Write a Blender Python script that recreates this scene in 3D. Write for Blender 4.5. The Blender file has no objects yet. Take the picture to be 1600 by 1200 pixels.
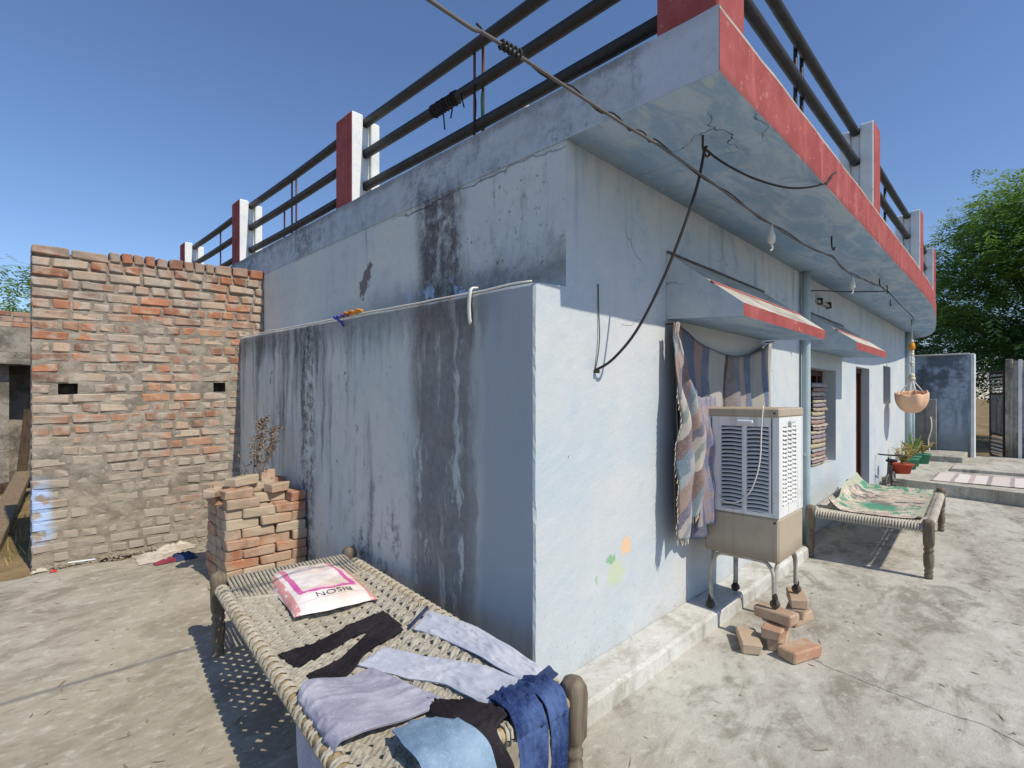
import bpy, bmesh, math, random
from mathutils import Vector, Matrix, noise as mnoise
random.seed(7)
R = math.radians
S = bpy.context.scene
COL = S.collection

# ------------------------------------------------------------------ camera, sky, sun, exposure
cam = bpy.data.cameras.new('camera')
cam.sensor_width = 36.0
cam.lens = 18.11
cam.shift_y = 0.0125
cam.clip_start = 0.05
cam.clip_end = 2000
camo = bpy.data.objects.new('camera', cam)
COL.objects.link(camo)
camo.location = (-2.01, -1.6, 1.5)
camo.rotation_euler = (R(90), 0, R(-45.5))
S.camera = camo

SUN_EL, SUN_H = 47.5, (0.055, -1.0)          # sun stands south (towards -Y), a hair towards +X
w = bpy.data.worlds.new('World')
S.world = w
w.use_nodes = True
nt = w.node_tree
bg = nt.nodes['Background']
sky = nt.nodes.new('ShaderNodeTexSky')
sky.sky_type = 'NISHITA'
sky.sun_disc = False
sky.sun_elevation = R(SUN_EL)
sky.sun_rotation = math.atan2(SUN_H[0], SUN_H[1])
sky.altitude = 400
sky.air_density = 1.15
sky.dust_density = 0.25
sky.ozone_density = 6.0
tint = nt.nodes.new('ShaderNodeMix'); tint.data_type = 'RGBA'; tint.blend_type = 'MULTIPLY'; tint.inputs[0].default_value = 1.0
tint.inputs[7].default_value = (1.0, .985, 1.05, 1)
nt.links.new(sky.outputs[0], tint.inputs[6])
nt.links.new(tint.outputs[2], bg.inputs[0])
bg.inputs[1].default_value = 0.105

sl = bpy.data.lights.new('sun', 'SUN')
sl.energy = 3.3
sl.angle = R(0.53)
sl.color = (1.0, 0.905, 0.75)
so = bpy.data.objects.new('sun', sl)
COL.objects.link(so)
hv = Vector((SUN_H[0], SUN_H[1], 0)).normalized()
sd = hv * math.cos(R(SUN_EL)) + Vector((0, 0, math.sin(R(SUN_EL))))
so.rotation_euler = sd.to_track_quat('Z', 'Y').to_euler()
so.location = (0, -10, 12)

S.view_settings.view_transform = 'Standard'
S.view_settings.look = 'None'
S.view_settings.gamma = 1.0
S.view_settings.use_curve_mapping = False
S.view_settings.exposure = 0.36
S.render.engine = 'CYCLES'
S.cycles.max_bounces = 7
S.cycles.diffuse_bounces = 4

# ------------------------------------------------------------------ node helper
def lin(r, g, b):
    f = lambda c: c / 12.92 if c <= 0.04045 else ((c + 0.055) / 1.055) ** 2.4
    return (f(r / 255), f(g / 255), f(b / 255), 1.0)

class V:
    """a node socket with arithmetic"""
    def __init__(s, c, sock): s.c, s.s = c, sock
    def _m(s, op, o=None, o2=None, rev=False):
        n = s.c.nt.nodes.new('ShaderNodeMath'); n.operation = op
        a, b = (o, s) if rev else (s, o)
        s.c.put(n.inputs[0], a)
        if b is not None: s.c.put(n.inputs[1], b)
        if o2 is not None: s.c.put(n.inputs[2], o2)
        return V(s.c, n.outputs[0])
    def __add__(s, o): return s._m('ADD', o)
    __radd__ = __add__
    def __sub__(s, o): return s._m('SUBTRACT', o)
    def __rsub__(s, o): return s._m('SUBTRACT', o, rev=True)
    def __mul__(s, o): return s._m('MULTIPLY', o)
    __rmul__ = __mul__
    def __truediv__(s, o): return s._m('DIVIDE', o)
    def max(s, o): return s._m('MAXIMUM', o)
    def min(s, o): return s._m('MINIMUM', o)
    def abs(s): return s._m('ABSOLUTE')
    def pow(s, o): return s._m('POWER', o)
    def sin(s): return s._m('SINE')
    def fract(s): return s._m('FRACT')
    def gt(s, o): return s._m('GREATER_THAN', o)
    def ss(s, a, b):
        n = s.c.nt.nodes.new('ShaderNodeMapRange'); n.interpolation_type = 'SMOOTHSTEP'
        lo, hi, x0, x1 = (0, 1, a, b) if a < b else (1, 0, b, a)
        s.c.put(n.inputs[0], s)
        for i, v in ((1, x0), (2, x1), (3, lo), (4, hi)): n.inputs[i].default_value = v
        return V(s.c, n.outputs[0])
    def band(s, a, b, e): return s.ss(a - e, a + e) * s.ss(b + e, b - e)

class Mat:
    def __init__(s, name):
        s.m = bpy.data.materials.new(name); s.m.use_nodes = True
        s.nt = s.m.node_tree; s.nt.nodes.clear()
        s.out = s.nt.nodes.new('ShaderNodeOutputMaterial')
        s.b = s.nt.nodes.new('ShaderNodeBsdfPrincipled')
        s.nt.links.new(s.b.outputs[0], s.out.inputs[0])
    def put(s, inp, v):
        if isinstance(v, V): s.nt.links.new(v.s, inp)
        elif isinstance(v, (tuple, list)): inp.default_value = v
        else: inp.default_value = v
    def pos(s): return V(s, s.nt.nodes.new('ShaderNodeNewGeometry').outputs['Position'])
    def nrm(s): return V(s, s.nt.nodes.new('ShaderNodeNewGeometry').outputs['True Normal'])
    def isl(s): return V(s, s.nt.nodes.new('ShaderNodeNewGeometry').outputs['Random Per Island'])
    def obj(s): return V(s, s.nt.nodes.new('ShaderNodeTexCoord').outputs['Object'])
    def uv(s): return V(s, s.nt.nodes.new('ShaderNodeTexCoord').outputs['UV'])
    def rnd(s): return V(s, s.nt.nodes.new('ShaderNodeObjectInfo').outputs['Random'])
    def sep(s, v):
        n = s.nt.nodes.new('ShaderNodeSeparateXYZ'); s.put(n.inputs[0], v)
        return [V(s, o) for o in n.outputs]
    def vec(s, x, y, z):
        n = s.nt.nodes.new('ShaderNodeCombineXYZ')
        for i, a in enumerate((x, y, z)): s.put(n.inputs[i], a)
        return V(s, n.outputs[0])
    def noise(s, v, scale, detail=4, rough=.55, dist=0):
        n = s.nt.nodes.new('ShaderNodeTexNoise')
        s.put(n.inputs['Vector'], v)
        for k, a in (('Scale', scale), ('Detail', detail), ('Roughness', rough), ('Distortion', dist)): n.inputs[k].default_value = a
        return V(s, n.outputs['Fac'])
    def vor(s, v, scale, feature='F1'):
        n = s.nt.nodes.new('ShaderNodeTexVoronoi'); n.feature = feature
        s.put(n.inputs['Vector'], v); n.inputs['Scale'].default_value = scale
        return V(s, n.outputs['Distance'])
    def mix(s, f, a, b, mode='MIX'):
        n = s.nt.nodes.new('ShaderNodeMix'); n.data_type = 'RGBA'; n.blend_type = mode
        s.put(n.inputs['Factor'], f) if False else s.put(n.inputs[0], f)
        s.put(n.inputs[6], a); s.put(n.inputs[7], b)
        return V(s, n.outputs[2])
    def ramp(s, f, stops, interp='LINEAR'):
        n = s.nt.nodes.new('ShaderNodeValToRGB'); s.put(n.inputs[0], f)
        cr = n.color_ramp; cr.interpolation = interp
        while len(cr.elements) < len(stops): cr.elements.new(.5)
        for e, (p, c) in zip(cr.elements, stops): e.position = p; e.color = c
        return V(s, n.outputs[0])
    def crack(s, v, scale, wid, dist=.25, nsc=3.0):
        n = s.nt.nodes.new('ShaderNodeTexNoise'); s.put(n.inputs['Vector'], v); n.inputs['Scale'].default_value = nsc; n.inputs['Detail'].default_value = 5
        a = s.nt.nodes.new('ShaderNodeVectorMath'); a.operation = 'MULTIPLY_ADD'
        s.put(a.inputs[0], V(s, n.outputs['Color'])); a.inputs[1].default_value = (dist,) * 3; s.put(a.inputs[2], v)
        return s.vor(V(s, a.outputs[0]), scale, 'DISTANCE_TO_EDGE').ss(wid, 0)
    def done(s, col, rough=.85, h=None, dist=.004, strength=1.0, metal=0, spec=.3, **kw):
        s.put(s.b.inputs['Base Color'], col); s.put(s.b.inputs['Roughness'], rough)
        s.b.inputs['Metallic'].default_value = metal
        s.b.inputs['Specular IOR Level'].default_value = spec
        if h is not None:
            n = s.nt.nodes.new('ShaderNodeBump'); n.inputs['Strength'].default_value = strength; n.inputs['Distance'].default_value = dist
            s.put(n.inputs['Height'], h); s.nt.links.new(n.outputs[0], s.b.inputs['Normal'])
        for k, v in kw.items(): s.put(s.b.inputs[k.replace('_', ' ')], v)
        return s.m

def simple(name, col, rough=.7, var=.18, sc=12.0, metal=0, spec=.3, bump=.002, world=False):
    m = Mat(name); p = m.pos() if world else m.obj()
    n = m.noise(p, sc, 5); n2 = m.noise(p, sc * 6, 3)
    c = m.mix(n.ss(.3, .7) * var * 2, col, tuple(x * (1 - var * 1.6) for x in col[:3]) + (1,))
    c = m.mix(n2.ss(.55, .75) * var, c, tuple(min(1, x * 1.35 + .03) for x in col[:3]) + (1,))
    return m.done(c, m.noise(p, sc * 2, 3) * .3 + (rough - .15), n + n2 * .4, bump, metal=metal, spec=spec)

# ------------------------------------------------------------------ mesh helper
class MB:
    def __init__(s): s.v, s.f, s.mi, s.uv = [], [], [], None
    def add(s, vs, fs, mi=0):
        k = len(s.v); s.v += [Vector(a) for a in vs]
        for f in fs: s.f.append([k + i for i in f]); s.mi.append(mi)
        return s
    def box(s, lo, hi, mi=0, M=None, mats=None):
        x0, y0, z0 = lo; x1, y1, z1 = hi
        vs = [Vector(a) for a in ((x0,y0,z0),(x1,y0,z0),(x1,y1,z0),(x0,y1,z0),(x0,y0,z1),(x1,y0,z1),(x1,y1,z1),(x0,y1,z1))]
        if M is not None: vs = [M @ a for a in vs]
        fs = [(0,3,2,1),(4,5,6,7),(0,1,5,4),(1,2,6,5),(2,3,7,6),(3,0,4,7)]   # -z +z -y +x +y -x
        k = len(s.v); s.v += vs
        for i, f in enumerate(fs): s.f.append([k + j for j in f]); s.mi.append(mats[i] if mats else mi)
        return s
    def cbox(s, lo, hi, c=.005, M=None, jit=0, mi=0):
        """chamfered box, 24 verts"""
        lo, hi = Vector(lo), Vector(hi); ctr = (lo + hi) / 2; h = (hi - lo) / 2
        vs = []; idx = {}
        for sx in (-1, 1):
            for sy in (-1, 1):
                for sz in (-1, 1):
                    j = Vector((random.uniform(-jit, jit), random.uniform(-jit, jit), random.uniform(-jit, jit)))
                    for ax in range(3):
                        p = Vector((sx * (h.x - c), sy * (h.y - c), sz * (h.z - c)))
                        p[ax] += (sx, sy, sz)[ax] * c
                        idx[(sx, sy, sz, ax)] = len(vs); vs.append(ctr + p + j)
        fs = []
        for ax in range(3):
            a, b = (ax + 1) % 3, (ax + 2) % 3
            for sg in (-1, 1):
                q = []
                for (u, v_) in ((-1,-1),(1,-1),(1,1),(-1,1)):
                    k = [0,0,0]; k[ax] = sg; k[a] = u; k[b] = v_
                    q.append(idx[tuple(k) + (ax,)])
                fs.append(q if sg > 0 else q[::-1])
        for ax in range(3):           # edges along ax
            a, b = (ax + 1) % 3, (ax + 2) % 3
            for u in (-1, 1):
                for v_ in (-1, 1):
                    def K(e, face):
                        k = [0,0,0]; k[ax] = e; k[a] = u; k[b] = v_
                        return idx[tuple(k) + (face,)]
                    q = [K(-1, a), K(1, a), K(1, b), K(-1, b)]
                    fs.append(q if u * v_ < 0 else q[::-1])
        for sx in (-1, 1):
            for sy in (-1, 1):
                for sz in (-1, 1):
                    t = [idx[(sx, sy, sz, i)] for i in range(3)]
                    fs.append(t if sx * sy * sz > 0 else t[::-1])
        if M is not None: vs = [M @ a for a in vs]
        return s.add(vs, fs, mi)
    def tube(s, pts, r, n=8, cap=True, mi=0, flat=1.0):
        pts = [Vector(p) for p in pts]; rs = r if isinstance(r, (list, tuple)) else [r] * len(pts)
        k = len(s.v); up = None
        for i, p in enumerate(pts):
            t = (pts[min(i + 1, len(pts) - 1)] - pts[max(i - 1, 0)]).normalized()
            if up is None:
                up = Vector((0, 0, 1)) if abs(t.z) < .9 else Vector((1, 0, 0))
            a = t.cross(up).normalized(); up = a.cross(t).normalized()
            for j in range(n):
                an = 2 * math.pi * j / n
                s.v.append(p + (a * math.cos(an) + up * math.sin(an) * flat) * rs[i])
        for i in range(len(pts) - 1):
            for j in range(n):
                q = k + i * n
                s.f.append([q + j, q + (j + 1) % n, q + n + (j + 1) % n, q + n + j]); s.mi.append(mi)
        if cap:
            s.f.append([k + j for j in range(n)][::-1]); s.mi.append(mi)
            e = k + (len(pts) - 1) * n
            s.f.append([e + j for j in range(n)]); s.mi.append(mi)
        return s
    def lathe(s, prof, n=14, c=(0, 0, 0), mi=0, M=None, sq=None):
        c = Vector(c); k = len(s.v)
        for i, (r, z) in enumerate(prof):
            q = sq[i] if sq else 0
            for j in range(n):
                an = 2 * math.pi * j / n
                rr = r
                if q: rr = r / max(abs(math.cos(an)), abs(math.sin(an))) if q >= 1 else r * (1 + q * (1 / max(abs(math.cos(an)), abs(math.sin(an))) - 1))
                p = Vector((math.cos(an) * rr, math.sin(an) * rr, z))
                s.v.append((M @ p if M is not None else p) + c)
        for i in range(len(prof) - 1):
            for j in range(n):
                q = k + i * n
                s.f.append([q + j, q + (j + 1) % n, q + n + (j + 1) % n, q + n + j]); s.mi.append(mi)
        s.f.append([k + j for j in range(n)][::-1]); s.mi.append(mi)
        e = k + (len(prof) - 1) * n
        s.f.append([e + j for j in range(n)]); s.mi.append(mi)
        return s
    def grid(s, nu, nv, fn, mi=0, uv=True, flip=False):
        k = len(s.v)
        if uv and s.uv is None: s.uv = {}
        for i in range(nu + 1):
            for j in range(nv + 1):
                s.v.append(Vector(fn(i / nu, j / nv)))
                if uv: s.uv[len(s.v) - 1] = (i / nu, j / nv)
        for i in range(nu):
            for j in range(nv):
                a = k + i * (nv + 1) + j
                q = [a, a + nv + 1, a + nv + 2, a + 1]
                s.f.append(q[::-1] if flip else q); s.mi.append(mi)
        return s
    def mesh(s, name, mats, smooth=False, off=(0, 0, 0)):
        me = bpy.data.meshes.new(name); o = Vector(off)
        me.from_pydata([tuple(v - o) for v in s.v], [], s.f)
        for m in (mats if isinstance(mats, (list, tuple)) else [mats]): me.materials.append(m)
        me.polygons.foreach_set('material_index', s.mi)
        if smooth is True: me.polygons.foreach_set('use_smooth', [True] * len(s.f))
        if s.uv:
            ul = me.uv_layers.new(name='UVMap')
            for lp in me.loops: ul.data[lp.index].uv = s.uv.get(lp.vertex_index, (0, 0))
        me.update()
        if smooth == 'auto': me.shade_smooth() if False else None
        return me

def link(name, me, parent=None, loc=(0, 0, 0)):
    o = bpy.data.objects.new(name, me); COL.objects.link(o); o.location = loc
    if parent: o.parent = parent
    return o
def worldloc(o):
    l = Vector((0, 0, 0))
    while o: l += o.location; o = o.parent
    return l
def part(name, mb, mats, parent, smooth=False):
    """mesh given in world coordinates, child of parent (parents carry no rotation while being built)"""
    return link(name, mb.mesh(name, mats, smooth, worldloc(parent)), parent)
def tag(o, label=None, cat=None, group=None, kind=None):
    if label: o['label'] = label
    if cat: o['category'] = cat
    if group: o['group'] = group
    if kind: o['kind'] = kind
    return o
def thing(name, label, cat, loc=(0, 0, 0), group=None):
    return tag(link(name, None, None, loc), label, cat, group)
def single(name, mb, mats, label, cat, loc=(0, 0, 0), group=None, smooth=False):
    return tag(link(name, mb.mesh(name, mats, smooth, loc), None, loc), label, cat, group)
def copy_tree(o, parent=None):
    c = o.copy(); COL.objects.link(c)
    if parent: c.parent = parent
    for ch in list(o.children): copy_tree(ch, c)
    return c
def sstep(a, b, x):
    t = max(0, min(1, (x - a) / (b - a))); return t * t * (3 - 2 * t)
def nz(x, y=0, z=0): return mnoise.noise(Vector((x, y, z)))
def bez(p, n=8):
    """catmull-rom through points"""
    p = [Vector(a) for a in p]; out = []
    for i in range(len(p) - 1):
        a, b, c, d = p[max(i - 1, 0)], p[i], p[i + 1], p[min(i + 2, len(p) - 1)]
        for k in range(n):
            t = k / n
            out.append(.5 * ((2 * b) + (c - a) * t + (2 * a - 5 * b + 4 * c - d) * t * t + (3 * b - a - 3 * c + d) * t ** 3))
    out.append(p[-1]); return out

# ------------------------------------------------------------------ materials
def m_front():
    m = Mat('pale_blue_limewash'); p = m.pos(); x, y, z = m.sep(p)
    n1 = m.noise(p, 1.3, 5); n2 = m.noise(p, 6, 5); n3 = m.noise(p, 60, 3); st = m.noise(m.vec(x * 5, y * 5, z * .6), 1.5, 5)
    c = m.mix(n1.ss(.35, .68), lin(181, 192, 199), lin(195, 199, 200))
    c = m.mix(n2.ss(.5, .72) * .3, c, lin(164, 184, 196))
    br = m.noise(m.vec(x * 3 + z * 2, y * 8, z * 14 - x * 6), 1.6, 6, .7)
    c = m.mix(br.ss(.5, .68) * .28, c, lin(206, 212, 214)); c = m.mix(br.ss(.46, .32) * .22, c, lin(150, 172, 188))
    c = m.mix(m.noise(p, 2.1, 6, .7, .8).ss(.56, .66) * z.ss(1.7, 2.2) * .45, c, lin(132, 158, 178))
    c = m.mix(st.ss(.52, .72) * z.ss(1.7, 2.7) * .7, c, lin(128, 152, 170))
    c = m.mix(m.noise(p, 3.2, 6, .7, .6).ss(.55, .66) * z.ss(1.9, 2.1) * .35, c, lin(150, 178, 196))
    base = (z + n2 * .35).ss(.42, .12)
    c = m.mix(base * .75, c, lin(164, 158, 142)); c = m.mix(m.noise(p, 34, 4, .7).ss(.58, .66) * (z + n2 * .5).ss(.8, .3) * .5, c, lin(130, 122, 106))
    c = m.mix(m.noise(p, 9, 6, .7).ss(.6, .72) * z.ss(.9, .2) * .5, c, lin(120, 118, 108))
    # scraped spots with remains of older paint
    def spot(cx, cz, r, sx=1.0):
        d = ((x - cx) * sx * ((x - cx) * sx) + (z - cz) * (z - cz)).pow(.5)
        return (d + (m.noise(p, 30, 6, .75) - .5) * r * 3.6).ss(r, r * .8)
    c = m.mix(spot(.55, .65, .055) * .85, c, lin(226, 186, 140))
    c = m.mix(spot(.44, .52, .085) * .7, c, lin(186, 200, 160))
    c = m.mix(spot(.40, .60, .03, .6) * .7, c, lin(110, 165, 110))
    c = m.mix(spot(.26, .52, .03, 2.0) * .6, c, lin(140, 180, 140))
    c = m.mix(spot(.02, 1.2, .009, 2.0) * .8, c, lin(90, 90, 90))
    ck = m.crack(p, .9, .0022, .35, 2.5) * m.noise(p, 1.1, 2).ss(.56, .64)
    c = m.mix(ck * .5, c, lin(95, 105, 115))
    return m.done(c, .9, n2 * .6 + n3 * .3 + n1 - ck * .8, .006, spec=.2)

def m_side():
    m = Mat('stained_grey_blue_limewash'); p = m.pos(); x, y, z = m.sep(p)
    n1 = m.noise(p, 1.1, 5); n2 = m.noise(p, 7, 6, .65); n3 = m.noise(p, 45, 3); nw = m.noise(p, 2.3, 5, .6)
    yd = y + (nw - .5) * .14 + (n2 - .5) * .05
    s1 = m.noise(m.vec(yd * 4.2, 3.0, z * .5), 1.0, 6, .66)
    s2 = m.noise(m.vec(yd * 13, 7.0, z * .9), 1.0, 6, .66)
    s3 = m.noise(m.vec(yd * 9, 1.0, z * 3.4), 1.0, 7, .74)
    grit = m.noise(p, 19, 6, .78); big = m.noise(p, 1.5, 5, .62)
    low = z.ss(2.13, 2.03)
    up = 1 - low
    c = m.mix(n1.ss(.35, .65), lin(196, 206, 206), lin(211, 213, 207))
    c = m.mix(s1.ss(.45, .7) * .5, c, lin(203, 206, 205))
    c = m.mix(n2.ss(.5, .75) * .35, c, lin(158, 172, 186))
    c = m.mix(yd.ss(.42, .34) * low * .75, c, lin(154, 165, 174))
    # lower wall: run-off
    run = (s2 * .6 + s1 * .5).ss(.56, .72) * big.ss(.36, .56)
    c = m.mix(run * low * y.ss(.3, .8) * .75, c, lin(88, 90, 94))
    left = y.band(2.3, 4.0, .35)
    c = m.mix(left * low * (s1 * .6 + s2 * .4 + z * .05).ss(.54, .68) * (grit * .7 + .45).min(1.0) * .8, c, lin(70, 71, 74))
    top = (z + (s2 - .5) * .75 + (s1 - .5) * .5).ss(1.72, 2.02) * low
    c = m.mix(top * .72 * y.ss(.1, .5) * (grit * .8 + .3).min(1.0), c, lin(66, 68, 72))
    colm = (yd + (s2 - .5) * .24 + (n1 - .5) * .12).band(.42, .98, .085)
    light = m.noise(m.vec(yd * 6, 2.0, z * 2.0), 1.0, 6, .66)
    hole = (light.ss(.55, .62) * z.band(.35, 1.3, .15)).max(light.ss(.63, .70))
    brk = m.noise(m.vec(yd * 8, 6.0, z * 1.3), 1.0, 6, .7)
    colf = colm * (1 - hole * .85) * (s3 * .5 + grit * .5 + .22).min(1.0) * (1 - brk.ss(.52, .66) * .75)
    c = m.mix(colf * low * .95, c, m.mix((s3 * .6 + s2 * .4).ss(.42, .6), lin(64, 63, 62), lin(104, 96, 88)))
    c2 = y.band(1.0, 1.75, .16) * (s3 * .6 + grit * .4).ss(.50, .60) * (z + n1 * .6).ss(1.6, .7)
    c = m.mix(c2 * low * .75, c, lin(80, 76, 72))
    moss = (yd).band(2.3, 2.55, .07) * (s3 * .5 + grit * .5).ss(.44, .56)
    c = m.mix(moss * low * .75, c, lin(70, 72, 60))
    c = m.mix((s3 * .7 + grit * .35).ss(.60, .66) * low * .7 * y.ss(.9, 1.4), c, lin(58, 58, 60))
    foot = (z + (s2 - .5) * .4).ss(.5, .15)
    c = m.mix(foot * low * .5, c, lin(98, 96, 92))
    # upper wall
    uc = (yd + (s2 - .5) * .2).band(.80, 1.24, .07) * (n2 * .35 + grit * .3 + s3 * .35 + s2 * .3).ss(.51, .70) * (z + (n1 - .5) * .3).ss(2.95, 2.72)
    c = m.mix(uc * up * .92, c, m.mix(n2.ss(.4, .6), lin(60, 56, 54), lin(92, 84, 80)))
    spk = m.noise(p, 22, 6, .78).ss(.575, .65) * y.band(.05, 1.6, .25) * big.ss(.40, .54)
    c = m.mix(spk * up * .8, c, lin(56, 58, 60))
    rim = (z + (n2 - .5) * .34 + (s2 - .5) * .2).ss(2.34, 2.12) * up
    c = m.mix(rim * (.25 + grit) .min(1.0) * .85 * y.ss(3.4, .6), c, lin(80, 84, 84))
    peel = (n2 * .7 + s1 * .5).ss(.62, .66) * z.band(2.05, 2.22, .05) * y.band(.45, 1.4, .15)
    c = m.mix(peel, c, lin(160, 182, 208))
    d = (((y - 1.95) + (z - 2.36) * .55) * ((y - 1.95) + (z - 2.36) * .55) * 3.0 + (z - 2.37) * (z - 2.37) * 1.2).pow(.5)
    bare = (d + (m.noise(p, 13, 5, .72) - .5) * .42).ss(.135, .10)
    c = m.mix(bare * up * .85, c, lin(104, 90, 90))
    c = m.mix((s2 * .6 + s1 * .4).ss(.54, .68) * up * .5, c, lin(112, 120, 132))
    c = m.mix((s2 * .55 + big * .55).ss(.56, .70) * up * (grit * .8 + .35).min(1.0) * .6 * y.ss(3.0, 1.4), c, lin(92, 96, 100))
    slab = z.ss(2.74, 2.80)
    c = m.mix(slab * .5, c, m.mix((n2 * .6 + grit * .4).ss(.4, .62), lin(158, 178, 198), lin(116, 132, 152)))
    c = m.mix((z + (n2 - .5) * .08).ss(2.97, 3.03) * .5, c, lin(104, 104, 100))
    c = m.mix((big * .6 + grit * .5).ss(.56, .68) * slab * .6, c, lin(86, 92, 98))
    pk = (y + (n2 - .5) * .3).ss(-.38, -.46) * slab
    c = m.mix(pk * .65, c, lin(196, 204, 216))
    lc = (z + (m.noise(p, 3.0, 6, .7) - .5) * .14 - 2.755).abs().ss(.006, .001) * y.band(.0, 1.5, .2)
    c = m.mix(lc * (.25 + big.ss(.42, .6) * .5), c, lin(60, 62, 68))
    return m.done(c, .92, n2 * .7 + n3 * .35 + grit * .4 - lc - bare * .6 + peel * .3 - colf * grit * .5, .007, spec=.15)

def m_soffit():
    m = Mat('patchy_teal_soffit_paint'); p = m.pos(); x, y, z = m.sep(p)
    n = m.noise(m.vec(x * .8, y * 2.2, z), 3.0, 6, .65, .8); n2 = m.noise(p, 1.0, 4); n3 = m.noise(p, 40, 3)
    c = m.mix(n.ss(.4, .62), lin(146, 174, 202), lin(176, 195, 214))
    c = m.mix(m.noise(m.vec(x * 1.2, y * 3, z), 4.0, 5, .7).ss(.60, .66) * .7, c, lin(186, 198, 198))
    c = m.mix(n2.ss(.52, .7) * .5, c, lin(122, 158, 184))
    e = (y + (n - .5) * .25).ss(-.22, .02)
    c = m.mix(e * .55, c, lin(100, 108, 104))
    c = m.mix(m.noise(p, 26, 6, .75).ss(.56, .68) * .35, c, lin(196, 204, 206)); c = m.mix(m.noise(p, 18, 6, .75).ss(.60, .70) * .4, c, lin(104, 124, 136))
    c = m.mix((x * 2.4 + (n - .5) * .04).fract().band(.49, .51, .012) * n2.ss(.4, .6) * .3, c, lin(100, 112, 120))
    ck = m.crack(p, 3.2, .012, .4, 4.0) * (((x - .5) * (x - .5) + (y + .55) * (y + .55)).pow(.5)).ss(.3, .15)
    c = m.mix(ck, c, lin(40, 44, 46))
    return m.done(c, .97, n * .5 + n3 * .5 - ck, .004, spec=.06)

def m_red():
    m = Mat('dusty_red_paint'); p = m.pos(); x, y, z = m.sep(p)
    n = m.noise(p, 5, 6, .65); n2 = m.noise(p, 28, 4); st = m.noise(m.vec(x * 9, y * 9, z * 1.2), 1, 5)
    c = m.mix(n.ss(.35, .7), lin(146, 70, 68), lin(162, 88, 85))
    c = m.mix(st.ss(.55, .75) * .4, c, lin(196, 118, 112))
    c = m.mix(n2.ss(.62, .72) * .55, c, lin(205, 150, 140))
    c = m.mix((z + (n - .5) * .05).ss(2.83, 2.78) * z.gt(2.6) * .5, c, lin(110, 70, 62))
    return m.done(c, .85, n + n2 * .5, .003, spec=.25)

def m_white():
    m = Mat('off_white_limewash'); p = m.pos(); n = m.noise(p, 4, 6, .65); n2 = m.noise(p, 22, 4)
    c = m.mix(n.ss(.4, .7), lin(222, 226, 226), lin(202, 210, 214)); c = m.mix(n2.ss(.6, .75) * .5, c, lin(160, 164, 160))
    return m.done(c, .88, n + n2 * .5, .004, spec=.2)

def m_concrete(name, a, b, dark, warm=0.0):
    m = Mat(name); p = m.pos(); x, y, z = m.sep(p)
    q = m.vec(x * .8 + y * .5, y * 1.6 - x * .5, z)
    n1 = m.noise(q, .7, 6, .62, .4); n2 = m.noise(q, 2.0, 7, .7, .9); tr0 = m.noise(m.vec(x * .9 + y * 2.6, y * 1.2 - x * 1.6, z), 1.6, 7, .7, .7); n3 = m.noise(p, 14, 5, .7); n4 = m.noise(p, 90, 3)
    c = m.mix(n1.ss(.36, .64), a, b)
    c = m.mix((n2 * .7 + tr0 * .35).ss(.50, .64) * .8, c, dark)
    c = m.mix(n2.ss(.46, .30) * .5, c, tuple(min(1, v * 1.28) for v in b[:3]) + (1,))
    c = m.mix(n3.ss(.58, .70) * .4, c, tuple(v * .7 for v in dark[:3]) + (1,))
    c = m.mix(n4.ss(.6, .72) * .25, c, tuple(v * .5 for v in dark[:3]) + (1,))
    dust = m.noise(p, .5, 3).ss(.42, .6) * x.ss(.6, -.6)
    c = m.mix(x.ss(.4, -.8) * .7, c, m.mix(n2.ss(.42, .62), lin(166, 158, 140), lin(140, 132, 115)))
    c = m.mix(dust * .35, c, lin(158, 148, 126))
    tr = m.noise(m.vec(x * 2 + y * 9, y * 2 - x * 5, z), 2.0, 6, .72); c = m.mix(tr.ss(.52, .66) * .45, c, tuple(min(1, v * 1.22) for v in b[:3]) + (1,)); c = m.mix(tr.ss(.46, .32) * .45, c, tuple(v * .85 for v in dark[:3]) + (1,))
    wn = (m.noise(p, 1.1, 3) - .5) * .7 + (m.noise(p, 7, 5, .7) - .5) * .12
    fade = m.noise(p, 1.7, 3).ss(.36, .5)
    k1 = (x - 1.22 - (y + 1.18) * .25 + wn * .42).abs().ss(.0042, .001) * y.ss(-.35, -.7)
    k2 = (x - 4.6 + (y + 1) * .5 + wn * .8).abs().ss(.0035, .001) * y.ss(-1.0, -1.3) * .6
    ck = ((k1 + k2) * (fade * .8 + .2)).min(1.0)
    c = m.mix(ck * .6, c, lin(84, 80, 74))
    return m.done(c, .92, n2 * .5 + n3 * .5 + n4 * .25 + tr * .3 - ck, .008, spec=.2)

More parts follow.
